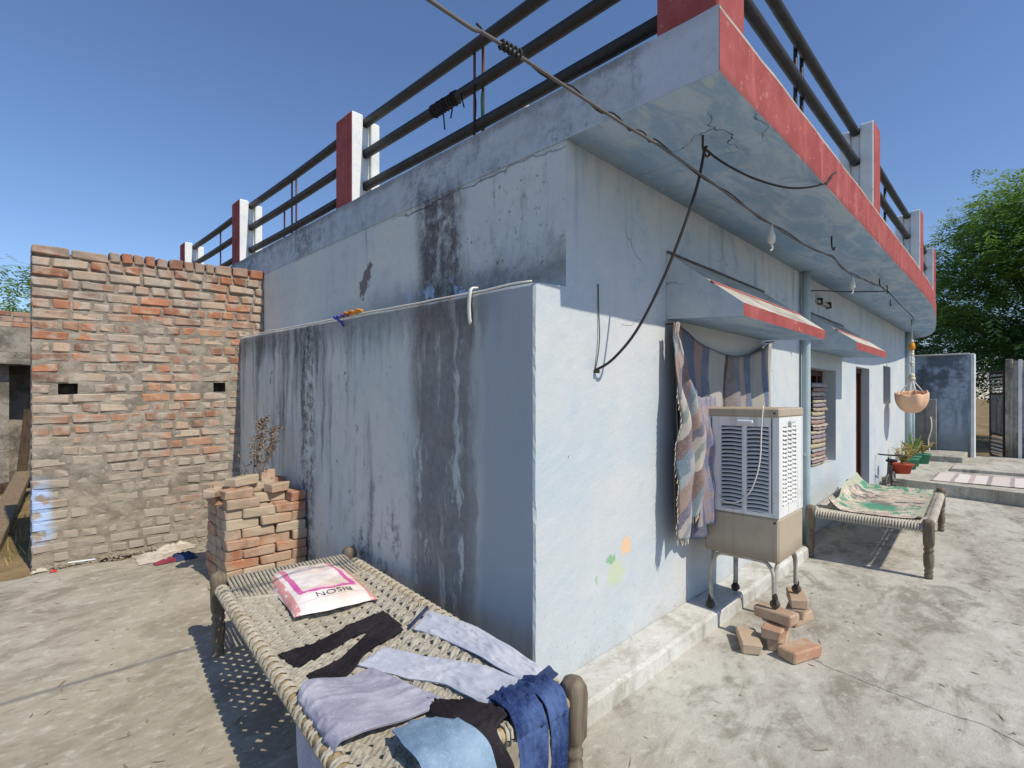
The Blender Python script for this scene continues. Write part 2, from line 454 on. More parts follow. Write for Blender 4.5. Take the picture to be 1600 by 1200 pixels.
def m_brick(name, smear):
    m = Mat(name); p = m.pos(); o = m.obj(); x, y, z = m.sep(p); r = m.rnd(); i = m.isl()
    rr = (r * 7.13 + i * 3.7).fract()
    c = m.ramp(rr, [(0, lin(138, 96, 76)), (.15, lin(170, 116, 90)), (.3, lin(176, 130, 104)), (.46, lin(168, 138, 118)), (.62, lin(176, 152, 134)), (.8, lin(182, 168, 150)), (.92, lin(150, 116, 98)), (1, lin(122, 96, 84))])
    off = m.vec(x + rr * 9, y + rr * 5, z)
    n = m.noise(off, 9, 6, .65); n2 = m.noise(p, 55, 4); n3 = m.noise(p, 3.1, 5, .65)
    c = m.mix(n.ss(.45, .72) * .5, c, lin(206, 170, 138))
    c = m.mix(n2.ss(.55, .72) * .35, c, lin(110, 74, 58))
    c = m.mix(m.noise(off, 4, 3).ss(.6, .7) * .45, c, lin(96, 78, 70))
    if smear:
        low = z.ss(1.75, .2)
        f = ((n3 + n * .45) + low * .13).ss(.67, .84) * .85
        c = m.mix(f, c, m.mix(n.ss(.4, .6), lin(148, 141, 130), lin(172, 165, 154)))
        c = m.mix(low * .6, c, lin(156, 147, 134))
        c = m.mix((z + (n3 - .5) * .2).ss(2.55, 2.78) * .35, c, lin(110, 66, 50))
        bl = (x + (n3 - .5) * .15).ss(-1.62, -1.70) * z.band(.34, .80, .1) * m.noise(p, 11, 4).ss(.40, .5)
        c = m.mix(bl, c, lin(168, 190, 226))
    else:
        c = m.mix((n3 + n * .4).ss(.52, .8) * .75, c, lin(176, 162, 140))
    return m.done(c, .93, n * .7 + n2 * .5, .004, spec=.15)

def m_mortar():
    m = Mat('grey_mortar'); p = m.pos(); x, y, z = m.sep(p); n = m.noise(p, 7, 7, .7); n2 = m.noise(p, 60, 3); n3 = m.noise(p, 2, 4)
    c = m.mix(n.ss(.35, .65), lin(122, 115, 106), lin(158, 151, 139)); c = m.mix(n3.ss(.55, .7) * .4, c, lin(96, 90, 76))
    c = m.mix(z.ss(.9, .2) * .4, c, lin(150, 140, 118))
    bl = (x + (n3 - .5) * .15).ss(-1.62, -1.70) * z.band(.34, .80, .1) * m.noise(p, 11, 4).ss(.40, .5)
    c = m.mix(bl, c, lin(160, 184, 222))
    return m.done(c, .95, n + n2 * .6, .008, spec=.1)

def m_rope(name, a, b):
    m = Mat(name); p = m.obj(); i = m.isl(); n = m.noise(p, 40, 4); n1 = m.noise(p, 4, 4)
    c = m.mix(n.ss(.35, .7), a, b); c = m.mix(i * .35, c, tuple(v * .72 for v in a[:3]) + (1,)); c = m.mix(n1.ss(.5, .7) * .35, c, lin(140, 128, 104))
    x, y, z = m.sep(p)
    return m.done(c, .9, n + (x * 260 + y * 190).sin() * .3, .003, spec=.15)

def m_wood(name, a, b, rough=.75):
    m = Mat(name); p = m.obj(); x, y, z = m.sep(p); n = m.noise(m.vec(x * 22, y * 22, z * 3), 1.5, 5, .6); n2 = m.noise(p, 3, 3)
    c = m.mix(n.ss(.35, .68), a, b); c = m.mix(n2.ss(.5, .7) * .35, c, tuple(v * .6 for v in a[:3]) + (1,))
    return m.done(c, rough, n, .003, spec=.25)

def m_leaf(name, a, b, d, trans=.3):
    m = Mat(name); i = m.isl(); p = m.pos(); n = m.noise(p, .8, 3)
    c = m.ramp((i * .7 + n * .5), [(0.05, d), (.45, a), (.95, b)])
    m.done(c, .6, spec=.3)
    t = m.nt.nodes.new('ShaderNodeBsdfTranslucent'); m.put(t.inputs[0], m.mix(.5, c, b))
    mx = m.nt.nodes.new('ShaderNodeMixShader'); mx.inputs[0].default_value = trans
    m.nt.links.new(m.b.outputs[0], mx.inputs[1]); m.nt.links.new(t.outputs[0], mx.inputs[2]); m.nt.links.new(mx.outputs[0], m.out.inputs[0])
    return m.m

def m_cloth(name, col, col2, wv=160.0, rough=.95):
    m = Mat(name); p = m.obj(); n = m.noise(p, 5, 5, .6); n2 = m.noise(p, 120, 2)
    c = m.mix(n.ss(.38, .66), col, col2)
    x, y, z = m.sep(p)
    return m.done(m.mix(n2.ss(.5, .7) * .25, c, tuple(min(1, v * 1.4 + .02) for v in col2[:3]) + (1,)), rough, n2 * .5, .001, spec=.1)

M = {}
M['front'] = m_front(); M['side'] = m_side(); M['soffit'] = m_soffit(); M['red'] = m_red(); M['white'] = m_white(); M['hoodtop'] = m_concrete('weathered_pale_cement', lin(172, 170, 162), lin(188, 186, 178), lin(136, 130, 118))
M['yard'] = m_concrete('worn_cement_floor', lin(164, 160, 150), lin(186, 184, 175), lin(130, 125, 114))
M['kerb'] = m_concrete('plastered_kerb_cement', lin(186, 187, 182), lin(198, 199, 194), lin(158, 154, 142))
M['ruin0'] = simple('dark_cement', lin(104, 102, 100), .9, .3, 20, world=True)
M['brick'] = m_brick('weathered_clay_brick', True); M['loose'] = m_brick('dusty_clay_brick', False); M['mortar'] = m_mortar()
M['rope'] = m_rope('jute_rope', lin(184, 179, 164), lin(158, 151, 134)); M['rope_grey'] = m_rope('greyed_jute_rope', lin(192, 187, 176), lin(166, 160, 148))
M['leg'] = m_wood('weathered_grey_wood', lin(100, 90, 78), lin(128, 117, 102)); M['pole'] = m_wood('pale_bamboo_pole', lin(176, 158, 124), lin(150, 132, 100))
M['brown'] = m_wood('dark_brown_varnished_wood', lin(78, 48, 40), lin(58, 36, 32), .6); M['brownlit'] = m_wood('sunlit_brown_frame_wood', lin(118, 78, 66), lin(92, 60, 52), .6)  # second is a lighter copy of the brown wood, sunlight put into its colour
M['plank'] = m_wood('rough_timber', lin(140, 122, 98), lin(112, 98, 80))
M['rail'] = simple('black_painted_pipe', lin(46, 44, 44), .55, .3, 9, spec=.4)
M['rod'] = simple('rusty_rebar', lin(112, 72, 60), .8, .3, 20)
M['pipe'] = simple('blue_painted_pipe', lin(166, 184, 190), .75, .2, 5)
M['tan'] = simple('beige_cooler_plastic', lin(158, 142, 118), .55, .08, 4, spec=.35, bump=.0008)
M['cool'] = simple('off_white_cooler_panel', lin(222, 224, 222), .5, .06, 4, spec=.4, bump=.0008)
M['slat'] = simple('grey_white_louvre', lin(200, 203, 204), .55, .1, 6, spec=.35, bump=.0008)
def dirty(name, col, spec):
    m = Mat(name); p = m.pos(); x, y, z = m.sep(p); n = m.noise(p, 5, 6, .7); st = m.noise(m.vec(x * 26, y * 26, z * 1.6), 1, 5, .65); n3 = m.noise(p, 60, 4, .7)
    c = m.mix(st.ss(.5, .7) * .35, col, lin(140, 128, 108)); c = m.mix(n.ss(.52, .7) * .3, c, lin(150, 140, 122)); c = m.mix(n3.ss(.64, .7) * .6, c, lin(110, 84, 66)); c = m.mix((z + (n - .5) * .1).ss(.60, .49) * .5, c, lin(120, 104, 84))
    return m.done(c, n * .3 + .4, n + n3 * .3, .0012, spec=spec)
M['tan'] = dirty('beige_cooler_shell', lin(174, 161, 141), .35); M['cool'] = dirty('off_white_cooler_shell', lin(222, 224, 222), .4)
M['dark'] = simple('dark_recess', lin(38, 36, 36), .9, .2, 5)  # near-black: shade inside openings put into the colour, also for dark seams
M['chrome'] = simple('clear_plastic_handle', lin(214, 220, 224), .25, .05, 4, spec=.6, bump=.0004)
M['tube'] = simple('chipped_white_steel_tube', lin(186, 180, 168), .6, .35, 14, spec=.35)
M['rubber'] = simple('dusty_rubber', lin(92, 88, 84), .85, .2, 20)
M['cable'] = simple('black_cable', lin(52, 50, 50), .7, .2, 20); M['gcable'] = simple('grey_cable', lin(104, 100, 98), .7, .2, 20)
M['wire'] = simple('white_cord', lin(224, 222, 214), .7, .1, 20)
M['iron'] = simple('rusted_iron', lin(70, 60, 54), .8, .3, 18)
M['ceramic'] = simple('white_bulb_holder', lin(214, 214, 206), .4, .08, 10)
M['jeans'] = m_cloth('dark_blue_denim', lin(42, 58, 100), lin(78, 100, 144)); M['black'] = m_cloth('black_cloth', lin(34, 32, 36), lin(48, 45, 50))
M['ltrous'] = m_cloth('pale_grey_blue_cotton', lin(176, 183, 196), lin(194, 198, 208)); M['navy'] = m_cloth('navy_waistband', lin(44, 56, 84), lin(58, 72, 104))
M['greyc'] = m_cloth('grey_lilac_cotton', lin(150, 150, 166), lin(176, 176, 188)); M['pale'] = m_cloth('faded_light_denim', lin(110, 136, 160), lin(140, 164, 184))
M['terra'] = simple('red_plastic_pot', lin(168, 70, 50), .6, .12, 8); M['greenpot'] = simple('green_plastic_pot', lin(60, 130, 104), .6, .12, 8)
M['soil'] = simple('dry_earth', lin(120, 100, 76), .95, .3, 16, bump=.01)
M['twig'] = simple('dry_twig', lin(124, 110, 92), .9, .25, 30); M['dryleaf'] = m_leaf('withered_leaf', lin(130, 112, 94), lin(158, 142, 122), lin(92, 78, 64), .15)
M['bark'] = m_wood('tree_bark', lin(84, 70, 56), lin(60, 50, 42), .9)
M['leafA'] = m_leaf('feathery_green_leaf', lin(88, 126, 58), lin(148, 180, 90), lin(48, 78, 38), .42)
M['leafB'] = m_leaf('dark_green_leaf', lin(60, 94, 48), lin(100, 134, 68), lin(36, 62, 34), .32)
M['aloe'] = m_leaf('succulent_leaf', lin(98, 126, 72), lin(146, 166, 100), lin(66, 94, 54), .1); M['croton'] = m_leaf('yellow_green_leaf', lin(164, 150, 84), lin(206, 190, 120), lin(116, 116, 66), .25)
M['peach'] = simple('peach_cane_shell', lin(222, 182, 150), .7, .08, 6)
M['bead'] = simple('cream_beads', lin(214, 204, 180), .6, .2, 20); M['orange'] = m_cloth('orange_tassel', lin(206, 120, 40), lin(226, 160, 70)); M['blue_c'] = m_cloth('blue_cord', lin(60, 70, 160), lin(80, 96, 190))

# ------------------------------------------------------------------ ground and paving
def yard_h(x, y):
    h = .14 * sstep(1.0, 3.4, y) * sstep(.3, -.2, x)
    return h + .006 * nz(x * .9, y * .9) + .003 * nz(x * 4, y * 4, 3)
def lattice(a, b, step, far, n=9):
    s = []; k = a
    while k < b - 1e-6: s.append(k); k += step
    s.append(b)
    ext = [step * 1.9 ** i for i in range(1, 40)]
    lo, hi = [], []; q = a
    for e in ext:
        q -= e
        if q < -far: break
        lo.append(q)
    q = b
    for e in ext:
        q += e
        if q > far: break
        hi.append(q)
    return lo[::-1] + s + hi
m = Mat('dry_soil_and_grass'); p = m.pos(); n = m.noise(p, 1.2, 6, .65); n2 = m.noise(p, 12, 5, .7)
c = m.mix(n.ss(.4, .6), lin(150, 128, 96), lin(116, 102, 72)); c = m.mix(n2.ss(.55, .7) * .6, c, lin(92, 100, 58))
M['ground'] = m.done(c, .95, n2 + n, .03, spec=.1)
xs = lattice(-9, 16, .35, 500); ys = lattice(-9, 18, .35, 500)
mb = MB()
for x in xs:
    for y in ys:
        z = -.09 + .05 * nz(x * .5, y * .5, 9)
        if y > 3.0: z = -.09 + (.19 + .05 * nz(x * 1.6, y * 1.6, 2) + .03 * nz(x * 5, y * 5)) * sstep(3.3, 4.05, y) * sstep(.6, -.4, x) * sstep(60, 20, y)
        mb.v.append(Vector((x, y, z)))
ny = len(ys)
for i in range(len(xs) - 1):
    for j in range(ny - 1):
        a = i * ny + j; mb.f.append([a, a + ny, a + ny + 1, a + 1]); mb.mi.append(0)
g = single('ground', mb, M['ground'], None, None, smooth=True); tag(g, kind='structure')
mb = MB(); mb.grid(180, 125, lambda u, v: (-8.5 + u * 17.4, -8.5 + v * (12.3 + (.25 * nz(u * 25, 4) + .12 * nz(u * 90, 8))), yard_h(-8.5 + u * 17.4, -8.5 + v * 12.3)), uv=False)
g = single('courtyard_floor', mb, M['yard'], None, None, smooth=True); tag(g, kind='structure')
# raised floor at the far end of the yard
mb = MB(); n = 12
ed = [(8.30 - .26 * t + .02 * nz(t * 2, 3), .0 - t) for t in [i * .5 for i in range(n + 1)]]
def edge_x(y): return 8.30 + .26 * y
PLZ = .185
top = [(x, y, PLZ) for x, y in ed] + [(13.6, -6, PLZ), (13.6, .0, PLZ)]
mb.add(top, [list(range(len(top)))[::-1] if False else list(range(len(top)))])
for a, b in zip(ed[:-1], ed[1:]):
    mb.add([(a[0], a[1], PLZ), (b[0], b[1], PLZ), (b[0], b[1], -.1), (a[0], a[1], -.1)], [(0, 3, 2, 1)])
bm = bmesh.new(); me = mb.mesh('raised_floor', M['yard']); bm.from_mesh(me); bmesh.ops.recalc_face_normals(bm, faces=bm.faces); bm.to_mesh(me); bm.free()
g = link('raised_floor', me); tag(g, kind='structure')
mb = MB(); mb.cbox((11.5, -.82, PLZ - .02), (12.93, -.05, PLZ + .12), .012)
g = single('entrance_step', mb, M['yard'], None, None); tag(g, kind='structure')
mb = MB(); mb.cbox((9.9, -2.6, PLZ - .02), (10.9, -.75, PLZ + .06), .012)
g = single('low_cement_sill', mb, M['yard'], None, None); tag(g, kind='structure')

# ------------------------------------------------------------------ the house
HX, HY, HZ = 12.0, 7.6, 2.78
house = thing('house', 'single storey pale blue plastered house with flat roof, red fascia and pipe railings', 'house', (0, 0, 0))
OPEN = [(1.20, 2.70, .60, 1.70), (4.10, 5.30, .72, 1.82), (6.40, 7.30, .12, 1.92), (8.42, 9.10, 1.38, 2.02)]
WT = .23
def wall_openings(mb, x0, x1, z0, z1, y0, y1, ops, step=.4):
    bx = sorted({x0, x1} | {o[0] for o in ops} | {o[1] for o in ops}); bz = sorted({z0, z1} | {o[2] for o in ops} | {o[3] for o in ops})
    for i in range(len(bx) - 1):
        for j in range(len(bz) - 1):
            cx, cz = (bx[i] + bx[i + 1]) / 2, (bz[j] + bz[j + 1]) / 2
            if any(o[0] < cx < o[1] and o[2] < cz < o[3] for o in ops): continue
            for yy, fl in ((y0, 0), (y1, 1)):
                q = [(bx[i], yy, bz[j]), (bx[i + 1], yy, bz[j]), (bx[i + 1], yy, bz[j + 1]), (bx[i], yy, bz[j + 1])]
                mb.add(q, [(0, 1, 2, 3) if not fl else (3, 2, 1, 0)])
    for a, b, c0, c1 in ops:
        mb.add([(a, y0, c0), (a, y1, c0), (a, y1, c1), (a, y0, c1)], [(0, 1, 2, 3)])
        mb.add([(b, y0, c0), (b, y1, c0), (b, y1, c1), (b, y0, c1)], [(3, 2, 1, 0)])
        mb.add([(a, y0, c0), (b, y0, c0), (b, y1, c0), (a, y1, c0)], [(0, 1, 2, 3)])
        mb.add([(a, y0, c1), (b, y0, c1), (b, y1, c1), (a, y1, c1)], [(3, 2, 1, 0)])
mb = MB(); wall_openings(mb, 0, HX, -.1, HZ, 0, WT, OPEN)
mb.add([(0, 0, 2.02), (0, WT, 2.02), (0, WT, HZ), (0, 0, HZ)], [(3, 2, 1, 0)], 1)
mb.add([(HX, 0, -.1), (HX, WT, -.1), (HX, WT, HZ), (HX, 0, HZ)], [(0, 1, 2, 3)], 0)
part('front_wall', mb, [M['front'], M['side']], house)
mb = MB(); mb.box((0, WT, -.1), (.2, HY, HZ)); part('side_wall', mb, M['side'], house)
mb = MB(); mb.box((.2, HY - .2, -.1), (HX, HY, HZ)); mb.box((HX - .2, WT, -.1), (HX, HY - .2, HZ)); mb.box((.2, WT, -.1), (HX - .2, HY - .2, .1)); part('rear_wall', mb, M['front'], house)
# thicker lower half of the side wall: softly worn edge, its top climbs a little to the rear
mb = MB(); LX = -.23
def ledge_z(y): return 2.035 + .016 * y + .006 * nz(y * 3, 5)
NY = 90
prof = []
ZS = [-.12] + [.03 * i for i in range(1, 66)]
for i in range(-1, NY + 1):
    y = max(0, HY * i / NY + (.014 if i == 0 else 0)); zt = ledge_z(y); r = []
    for zz_ in ZS:
        ins = .006 * abs(nz(zz_ * 6, 2)) + .022 * max(0, nz(zz_ * 9, 7) - .25) + .010 * max(0, nz(zz_ * 23, 3)) + .003 if i < 0 else 0
        r.append((LX + .004 * nz(y * 5, zz_ * 2) + ins, y, zz_))
    q = .008 if i < 0 else 0
    prof.append(r + [(LX + q, y, zt - .018), (LX + .006 + q, y, zt - .006), (LX + .02 + q, y, zt), (0.0, y, zt + .012)])
k = len(prof[0])
for r in prof: mb.v += [Vector(a) for a in r]
for i in range(NY + 1):
    for j in range(k - 1):
        a = i * k + j; mb.f.append([a, a + 1, a + k + 1, a + k]); mb.mi.append(1 if i == 0 else 0)
fr = prof[0]; b0 = len(mb.v)
mb.v += [Vector(a) for a in fr] + [Vector((0.0, 0, -.12))]
mb.f.append(list(range(b0, b0 + k + 1))[::-1]); mb.mi.append(1)
bm = bmesh.new(); me = mb.mesh('lower_wall', [M['side'], M['front']]); bm.from_mesh(me); bmesh.ops.recalc_face_normals(bm, faces=bm.faces); bm.to_mesh(me); bm.free()
link('lower_wall', me, house)
# roof slab with its rounded far end
edge = [(0, -.765), (2, -.77), (4, -.765), (6, -.76), (7.4, -.735), (8.6, -.66), (9.8, -.56), (11.0, -.42), (11.9, -.22), (12.35, .1), (12.45, .6)]
edge = [(p.x, p.y + .006 * nz(p.x * 2.2, 3) + .003 * nz(p.x * 9, 5)) for p in bez([(a, b, 0) for a, b in edge], 16)]
edge[0] = (0, -.765)
SZ0, SZ1 = 2.78, 3.04
mb = MB(); n = len(edge)
loop = edge + [(12.45, HY), (0, HY)]
wob = lambda x: .005 * nz(x * 2.7, 8) + .003 * nz(x * 11, 4)
mb.add([(x, y, SZ0 - .002 + (wob(x) if y < 0 and x > .05 else 0)) for x, y in loop], [list(range(len(loop)))[::-1]], 0)
mb.add([(x, y, SZ1) for x, y in loop], [list(range(len(loop)))], 3)
for i in range(n - 1):
    (ax, ay), (bx, by) = edge[i], edge[i + 1]
    mb.add([(ax, ay, SZ0 - .002 + (wob(ax) if ax > .05 else 0)), (bx, by, SZ0 - .002 + wob(bx)), (bx, by, SZ1 - .012), (ax, ay, SZ1 - .012)], [(0, 1, 2, 3)], 1)
    mb.add([(ax, ay, SZ1 - .012), (bx, by, SZ1 - .012), (bx, by, SZ1), (ax, ay, SZ1)], [(0, 1, 2, 3)], 3)
mb.add([(12.45, .6, SZ0), (12.45, HY, SZ0), (12.45, HY, SZ1), (12.45, .6, SZ1)], [(0, 1, 2, 3)], 2)
# side edge with slightly uneven top
seg = 70
for i in range(seg):
    y0 = -.765 + (HY + .765) * i / seg; y1 = -.765 + (HY + .765) * (i + 1) / seg
    t0 = SZ1 + .008 * nz(y0 * 4, 2); t1 = SZ1 + .008 * nz(y1 * 4, 2)
    if i == 0: t0 = SZ1
    if i == seg - 1: t1 = SZ1
    mb.add([(-.004, y0, SZ0 - .004), (-.004, y1, SZ0 - .004), (-.004, y1, t1), (-.004, y0, t0)], [(3, 2, 1, 0)], 2)
    mb.add([(-.004, y0, t0), (-.004, y1, t1), (.05, y1, SZ1 + .002), (.05, y0, SZ1 + .002)], [(3, 2, 1, 0)], 3)
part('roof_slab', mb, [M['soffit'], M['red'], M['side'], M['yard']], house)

# parapet posts: two flanges and a recessed web, outer face red
def post(x0, y0, front, corner=False, h=.72, wd=.27):
    mb = MB(); z0, z1 = SZ1 - .01, SZ1 + h
    def bx(lo, hi, outer):
        mats = [1] * 6
        if outer:
            if not front or corner: mats[5] = 0
            if front or corner: mats[2] = 0
        mb.box(lo, hi, mats=mats)
    if corner: bx((x0, y0, z0), (x0 + wd, y0 + wd, z1), True)
    elif not front:
        bx((x0, y0, z0), (x0 + .10, y0 + wd, z1), True); bx((x0 + .17, y0, z0), (x0 + .25, y0 + wd, z1 - .03), False); bx((x0 + .10, y0 + .03, z0), (x0 + .17, y0 + wd - .03, z1 - .01), False)
    else:
        bx((x0, y0, z0), (x0 + wd, y0 + .10, z1), True); bx((x0, y0 + .17, z0), (x0 + wd, y0 + .25, z1 - .03), False); bx((x0 + .03, y0 + .10, z0), (x0 + wd - .03, y0 + .17, z1 - .01), False)
    o = part('parapet_post', mb, [M['red'], M['white']], house)
    bv = o.modifiers.new('soft', 'BEVEL'); bv.width = .012; bv.segments = 2
    return o
FX = [3.05, 5.85, 8.0]
post(-.002, -.763, False, True)
SY = [2.14, 4.72, 7.05]
for y in SY: post(-.002, y, False)
for x in FX: post(x, -.763 if x < 7 else -.69, True)
RZ = [3.20, 3.46, 3.71]
def rail(p0, p1, r=.035):
    mb = MB(); p0, p1 = Vector(p0), Vector(p1)
    pts = [p0.lerp(p1, t / 6) - Vector((0, 0, .010 * math.sin(math.pi * t / 6))) for t in range(7)]
    part('rail', mb.tube(pts, r, 10), M['rail'], house, True)
ys = [-.50] + SY
for i in range(3):
    for z in RZ: rail((.13, (ys[i] + (.27 if i else 0)) - .04, z), (.13, SY[i] + .04, z))
fx = [.27] + [x + .27 for x in FX]
for i in range(3):
    for z in RZ: rail((fx[i] - .04, -.63, z), (FX[i] + .04, -.63 if i < 2 else -.58, z), .033)
def rod(x, y, z0, z1, r=.009, dx=0, mat='rod', name='upright_rod'):
    part(name, MB().tube([(x, y, z0), (x + dx * .4, y, (z0 + z1) / 2), (x + dx, y, z1)], r, 7), M[mat], house, True)
rod(.155, .86, SZ1 - .02, 3.76); rod(.165, .79, SZ1 - .02, 3.78, .010); rod(.16, 3.86, SZ1 - .02, 3.44); rod(.155, 3.66, SZ1 - .02, 3.74); rod(.165, 3.58, SZ1 - .02, 3.72)
rod(.155, 5.95, SZ1 - .02, 3.72); rod(1.55, -.60, SZ1 - .02, 3.74, .012, mat='rail'); rod(1.68, -.60, SZ1 - .02, 3.74, .012, mat='rail'); rod(4.6, -.60, SZ1 - .02, 3.74, .012, mat='rail'); rod(7.1, -.60, SZ1 - .02, 3.74, .012, mat='rail')

# window hoods: sloping top, closed cheeks, red front strip
def hood(x0, x1, zb=1.965, dep=.48, zt=2.42):
    mb = MB(); e = .075
    y1 = -dep
    P = lambda x: [(x, -.001, zb + .03), (x, y1, zb), (x, y1, zb + e), (x, -.001, zt)]
    a, b = P(x0), P(x1)
    mb.add(a + b, [(0, 1, 2, 3), (7, 6, 5, 4)], 0)                 # cheeks
    mb.add(a + b, [(0, 4, 5, 1)], 1)                               # underside
    mb.add(a + b, [(1, 5, 6, 2)], 2)                               # red strip
    mb.add(a + b, [(2, 6, 7, 3)], 3)                               # slope
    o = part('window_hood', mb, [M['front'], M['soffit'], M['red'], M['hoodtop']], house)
    # red painted moulding across the slope, and the rough cement bead against the wall
    s = MB()
    def at(t, up): return (y1 * (1 - t), zb + e + (zt - zb - e) * t + up)
    for t0, t1 in ((.36, .40),):
        q = []
        for x in (x0 - .004, x1 + .004):
            for t, u in ((t0, -.006), (t0, .007), (t1, .007), (t1, -.006)):
                yy, zz = at(t, u); q.append((x, yy, zz))
        s.add(q, [(0, 1, 2, 3), (7, 6, 5, 4), (1, 5, 6, 2), (0, 4, 5, 1), (2, 6, 7, 3)])
    part('painted_moulding', s, M['red'], o)
    s = MB(); s.tube([(x0 + (x1 - x0) * i / 12, -.012, zt + .004 * nz(i, 3)) for i in range(13)], [.009 + .004 * nz(i * 2.3) for i in range(13)], 7)
    part('cement_bead', s, M['ruin0'], o, True)
hood(1.02, 2.76); hood(4.02, 5.62, 1.97, .46, 2.40)
# window_1 frame (hidden mostly by the blanket), window_2 with open shutter, small high window, door
def frame(x0, x1, z0, z1, y=.09, t=.07, d=.08, mull=(), name='window', mat='brown', sill='brownlit'):
    mb = MB(); mb.box((x0, y, z0 + t), (x0 + t, y + d, z1 - t)); mb.box((x1 - t, y, z0 + t), (x1, y + d, z1 - t)); mb.box((x0, y - .002, z1 - t), (x1, y + d, z1))
    o = part(name, mb, M[mat], house)
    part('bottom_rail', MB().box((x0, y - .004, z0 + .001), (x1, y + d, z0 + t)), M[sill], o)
    for mx in mull: part('mullion', MB().box((mx - .03, y + .002, z0 + t), (mx + .03, y + d - .002, z1 - t)), M[mat], o)
    return o
w1 = frame(*OPEN[0], mull=(1.64, 2.17))
for i in range(6): part('bar', MB().tube([(1.28, .15, .75 + i * .16), (2.62, .15, .75 + i * .16)], .008, 6), M['iron'], w1, True)
w2 = frame(*OPEN[1], y=.145, mull=(5.06,), sill='brownlit')
part('shutter', MB().cbox((5.18, .23, .80), (5.215, .70, 1.74), .004), M['brown'], w2)
w3 = frame(*OPEN[3], y=.12, t=.05)
part('pane', MB().box((8.48, .15, 1.44), (9.04, .16, 1.96)), M['dark'], w3)
mb = MB(); a, b, c0, c1 = OPEN[2]
mb.box((a, .10, c0), (a + .07, .20, c1)); mb.box((b - .07, .10, c0), (b, .20, c1)); mb.box((a + .07, .10, c1 - .07), (b - .07, .20, c1))
d = part('door', mb, M['brown'], house)
part('door_leaf', MB().box((a + .07, .14, c0 + .01), (b - .07, .18, c1 - .07)), M['brown'], d)
for zz0, zz1 in ((.35, .95), (1.08, 1.68)): part('door_panel', MB().cbox((a + .18, .125, zz0), (b - .18, .139, zz1), .006), M['brown'], d)
part('latch', MB().tube([(a + .14, .12, 1.02), (a + .34, .12, 1.02)], .009, 7), M['iron'], d, True)
# plinth step along the front
mb = MB(); N = 40
for i in range(N):
    x0 = LX + .0 + (3.35 - LX) * i / N; x1 = LX + (3.35 - LX) * (i + 1) / N
    q = []
    for x in (x0, x1):
        j = .008 * nz(x * 3, 4); q += [(x, -.21 + j, -.1), (x, -.205 + j, .085), (x, -.185 + j, .10), (x, -.002, .112)]
    mb.add(q, [(0, 4, 5, 1), (1, 5, 6, 2), (2, 6, 7, 3)])
mb.add([(3.35, -.2, -.1), (3.35, -.002, -.1), (3.35, -.002, .11), (3.35, -.2, .09)], [(0, 1, 2, 3)])
mb.add([(LX, -.2, -.1), (LX, -.002, -.1), (LX, -.002, .11), (LX, -.2, .09)], [(3, 2, 1, 0)])
part('plinth_step', mb, M['kerb'], house)
# drain pipes
part('drain_pipe', MB().tube([(3.85, -.055, z) for z in (0.0, .5, 1.2, 1.9, 2.5, 2.78)], .040, 14), M['pipe'], house, True)
part('drain_pipe', MB().tube([(10.75, -.06, z) for z in (.18, 1.2, 2.2, 2.78)], .05, 12), M['pipe'], house, True)
part('drain_pipe', MB().tube([(11.35, -.05, z) for z in (.18, 1.2, 2.2, 2.3)], .035, 12), M['pipe'], house, True)
for z in (.9, 2.1): part('pipe_clip', MB().box((3.79, -.06, z), (3.91, -.002, z + .025)), M['pipe'], house)
# soffit hooks, bulb holders
def hook(x, y, r=.035):
    pts = [(x, y, HZ + .01), (x, y, HZ - .05)] + [(x + r - r * math.cos(a), y, HZ - .05 - r * math.sin(a)) for a in [math.pi * k / 8 for k in range(1, 8)]]
    part('hook', MB().tube(pts, .006, 6), M['iron'], house, True)
hook(.44, -.50, .04); hook(2.7, -.54, .05); hook(4.75, -.53, .03); hook(5.2, -.53, .04); hook(6.3, -.4); hook(8.7, -.34)

# ------------------------------------------------------------------ brick wall across the yard
BX0, BX1, BY = -1.77, -.004, 3.98
bw = thing('brick_wall', 'tall unplastered red brick wall with smeared mortar and two small square holes', 'brick wall', (-.9, BY + .11, .1))
def slope(x, z): return (x - BX0) * .045 * (z / 2.7)
def mort(x, z):
    base = .0045 + .012 * sstep(1.9, 2.5, z) - .001 * sstep(1.4, .3, z)      # >0: behind the brick faces
    v = .010 * nz(x * 2.6, z * 2.6, 1) + .010 * nz(x * 9, z * 13, 5) + .005 * nz(x * 26, z * 30, 8)
    return BY + base + v
HOLES = [(-1.55, 1.5235, .065), (-.42, 1.5235, .055)]
mb = MB(); nx, nzv = 170, 250; ztop = 2.665
hole_face = lambda x, z: any(abs(x - hx) < hw and abs(z - slope(x, z) - hz - .037) < .043 for hx, hz, hw in HOLES)
vid = {}
for i in range(nx + 1):
    for j in range(nzv + 1):
        x = BX0 + .006 + (BX1 - BX0 - .008) * i / nx; z = -.1 + (ztop + .1) * j / nzv
        vid[i, j] = len(mb.v); mb.v.append(Vector((x, mort(x, z), z + slope(x, z))))
for i in range(nx):
    for j in range(nzv):
        x = BX0 + (BX1 - BX0) * (i + .5) / nx; z = -.1 + (ztop + .1) * (j + .5) / nzv
        if hole_face(x, z + slope(x, z)): continue
        mb.f.append([vid[i, j], vid[i + 1, j], vid[i + 1, j + 1], vid[i, j + 1]]); mb.mi.append(0)
x0, x1 = BX0 + .006, BX1 - .002
def zz(x): return ztop + slope(x, ztop)
mb.add([(x0, BY + .02, -.1), (x0, BY + .225, -.1), (x0, BY + .225, zz(x0)), (x0, BY + .01, zz(x0))], [(0, 3, 2, 1)][::1])
mb.add([(x0, BY + .225, -.1), (x1, BY + .225, -.1), (x1, BY + .225, zz(x1)), (x0, BY + .225, zz(x0))], [(3, 2, 1, 0)])
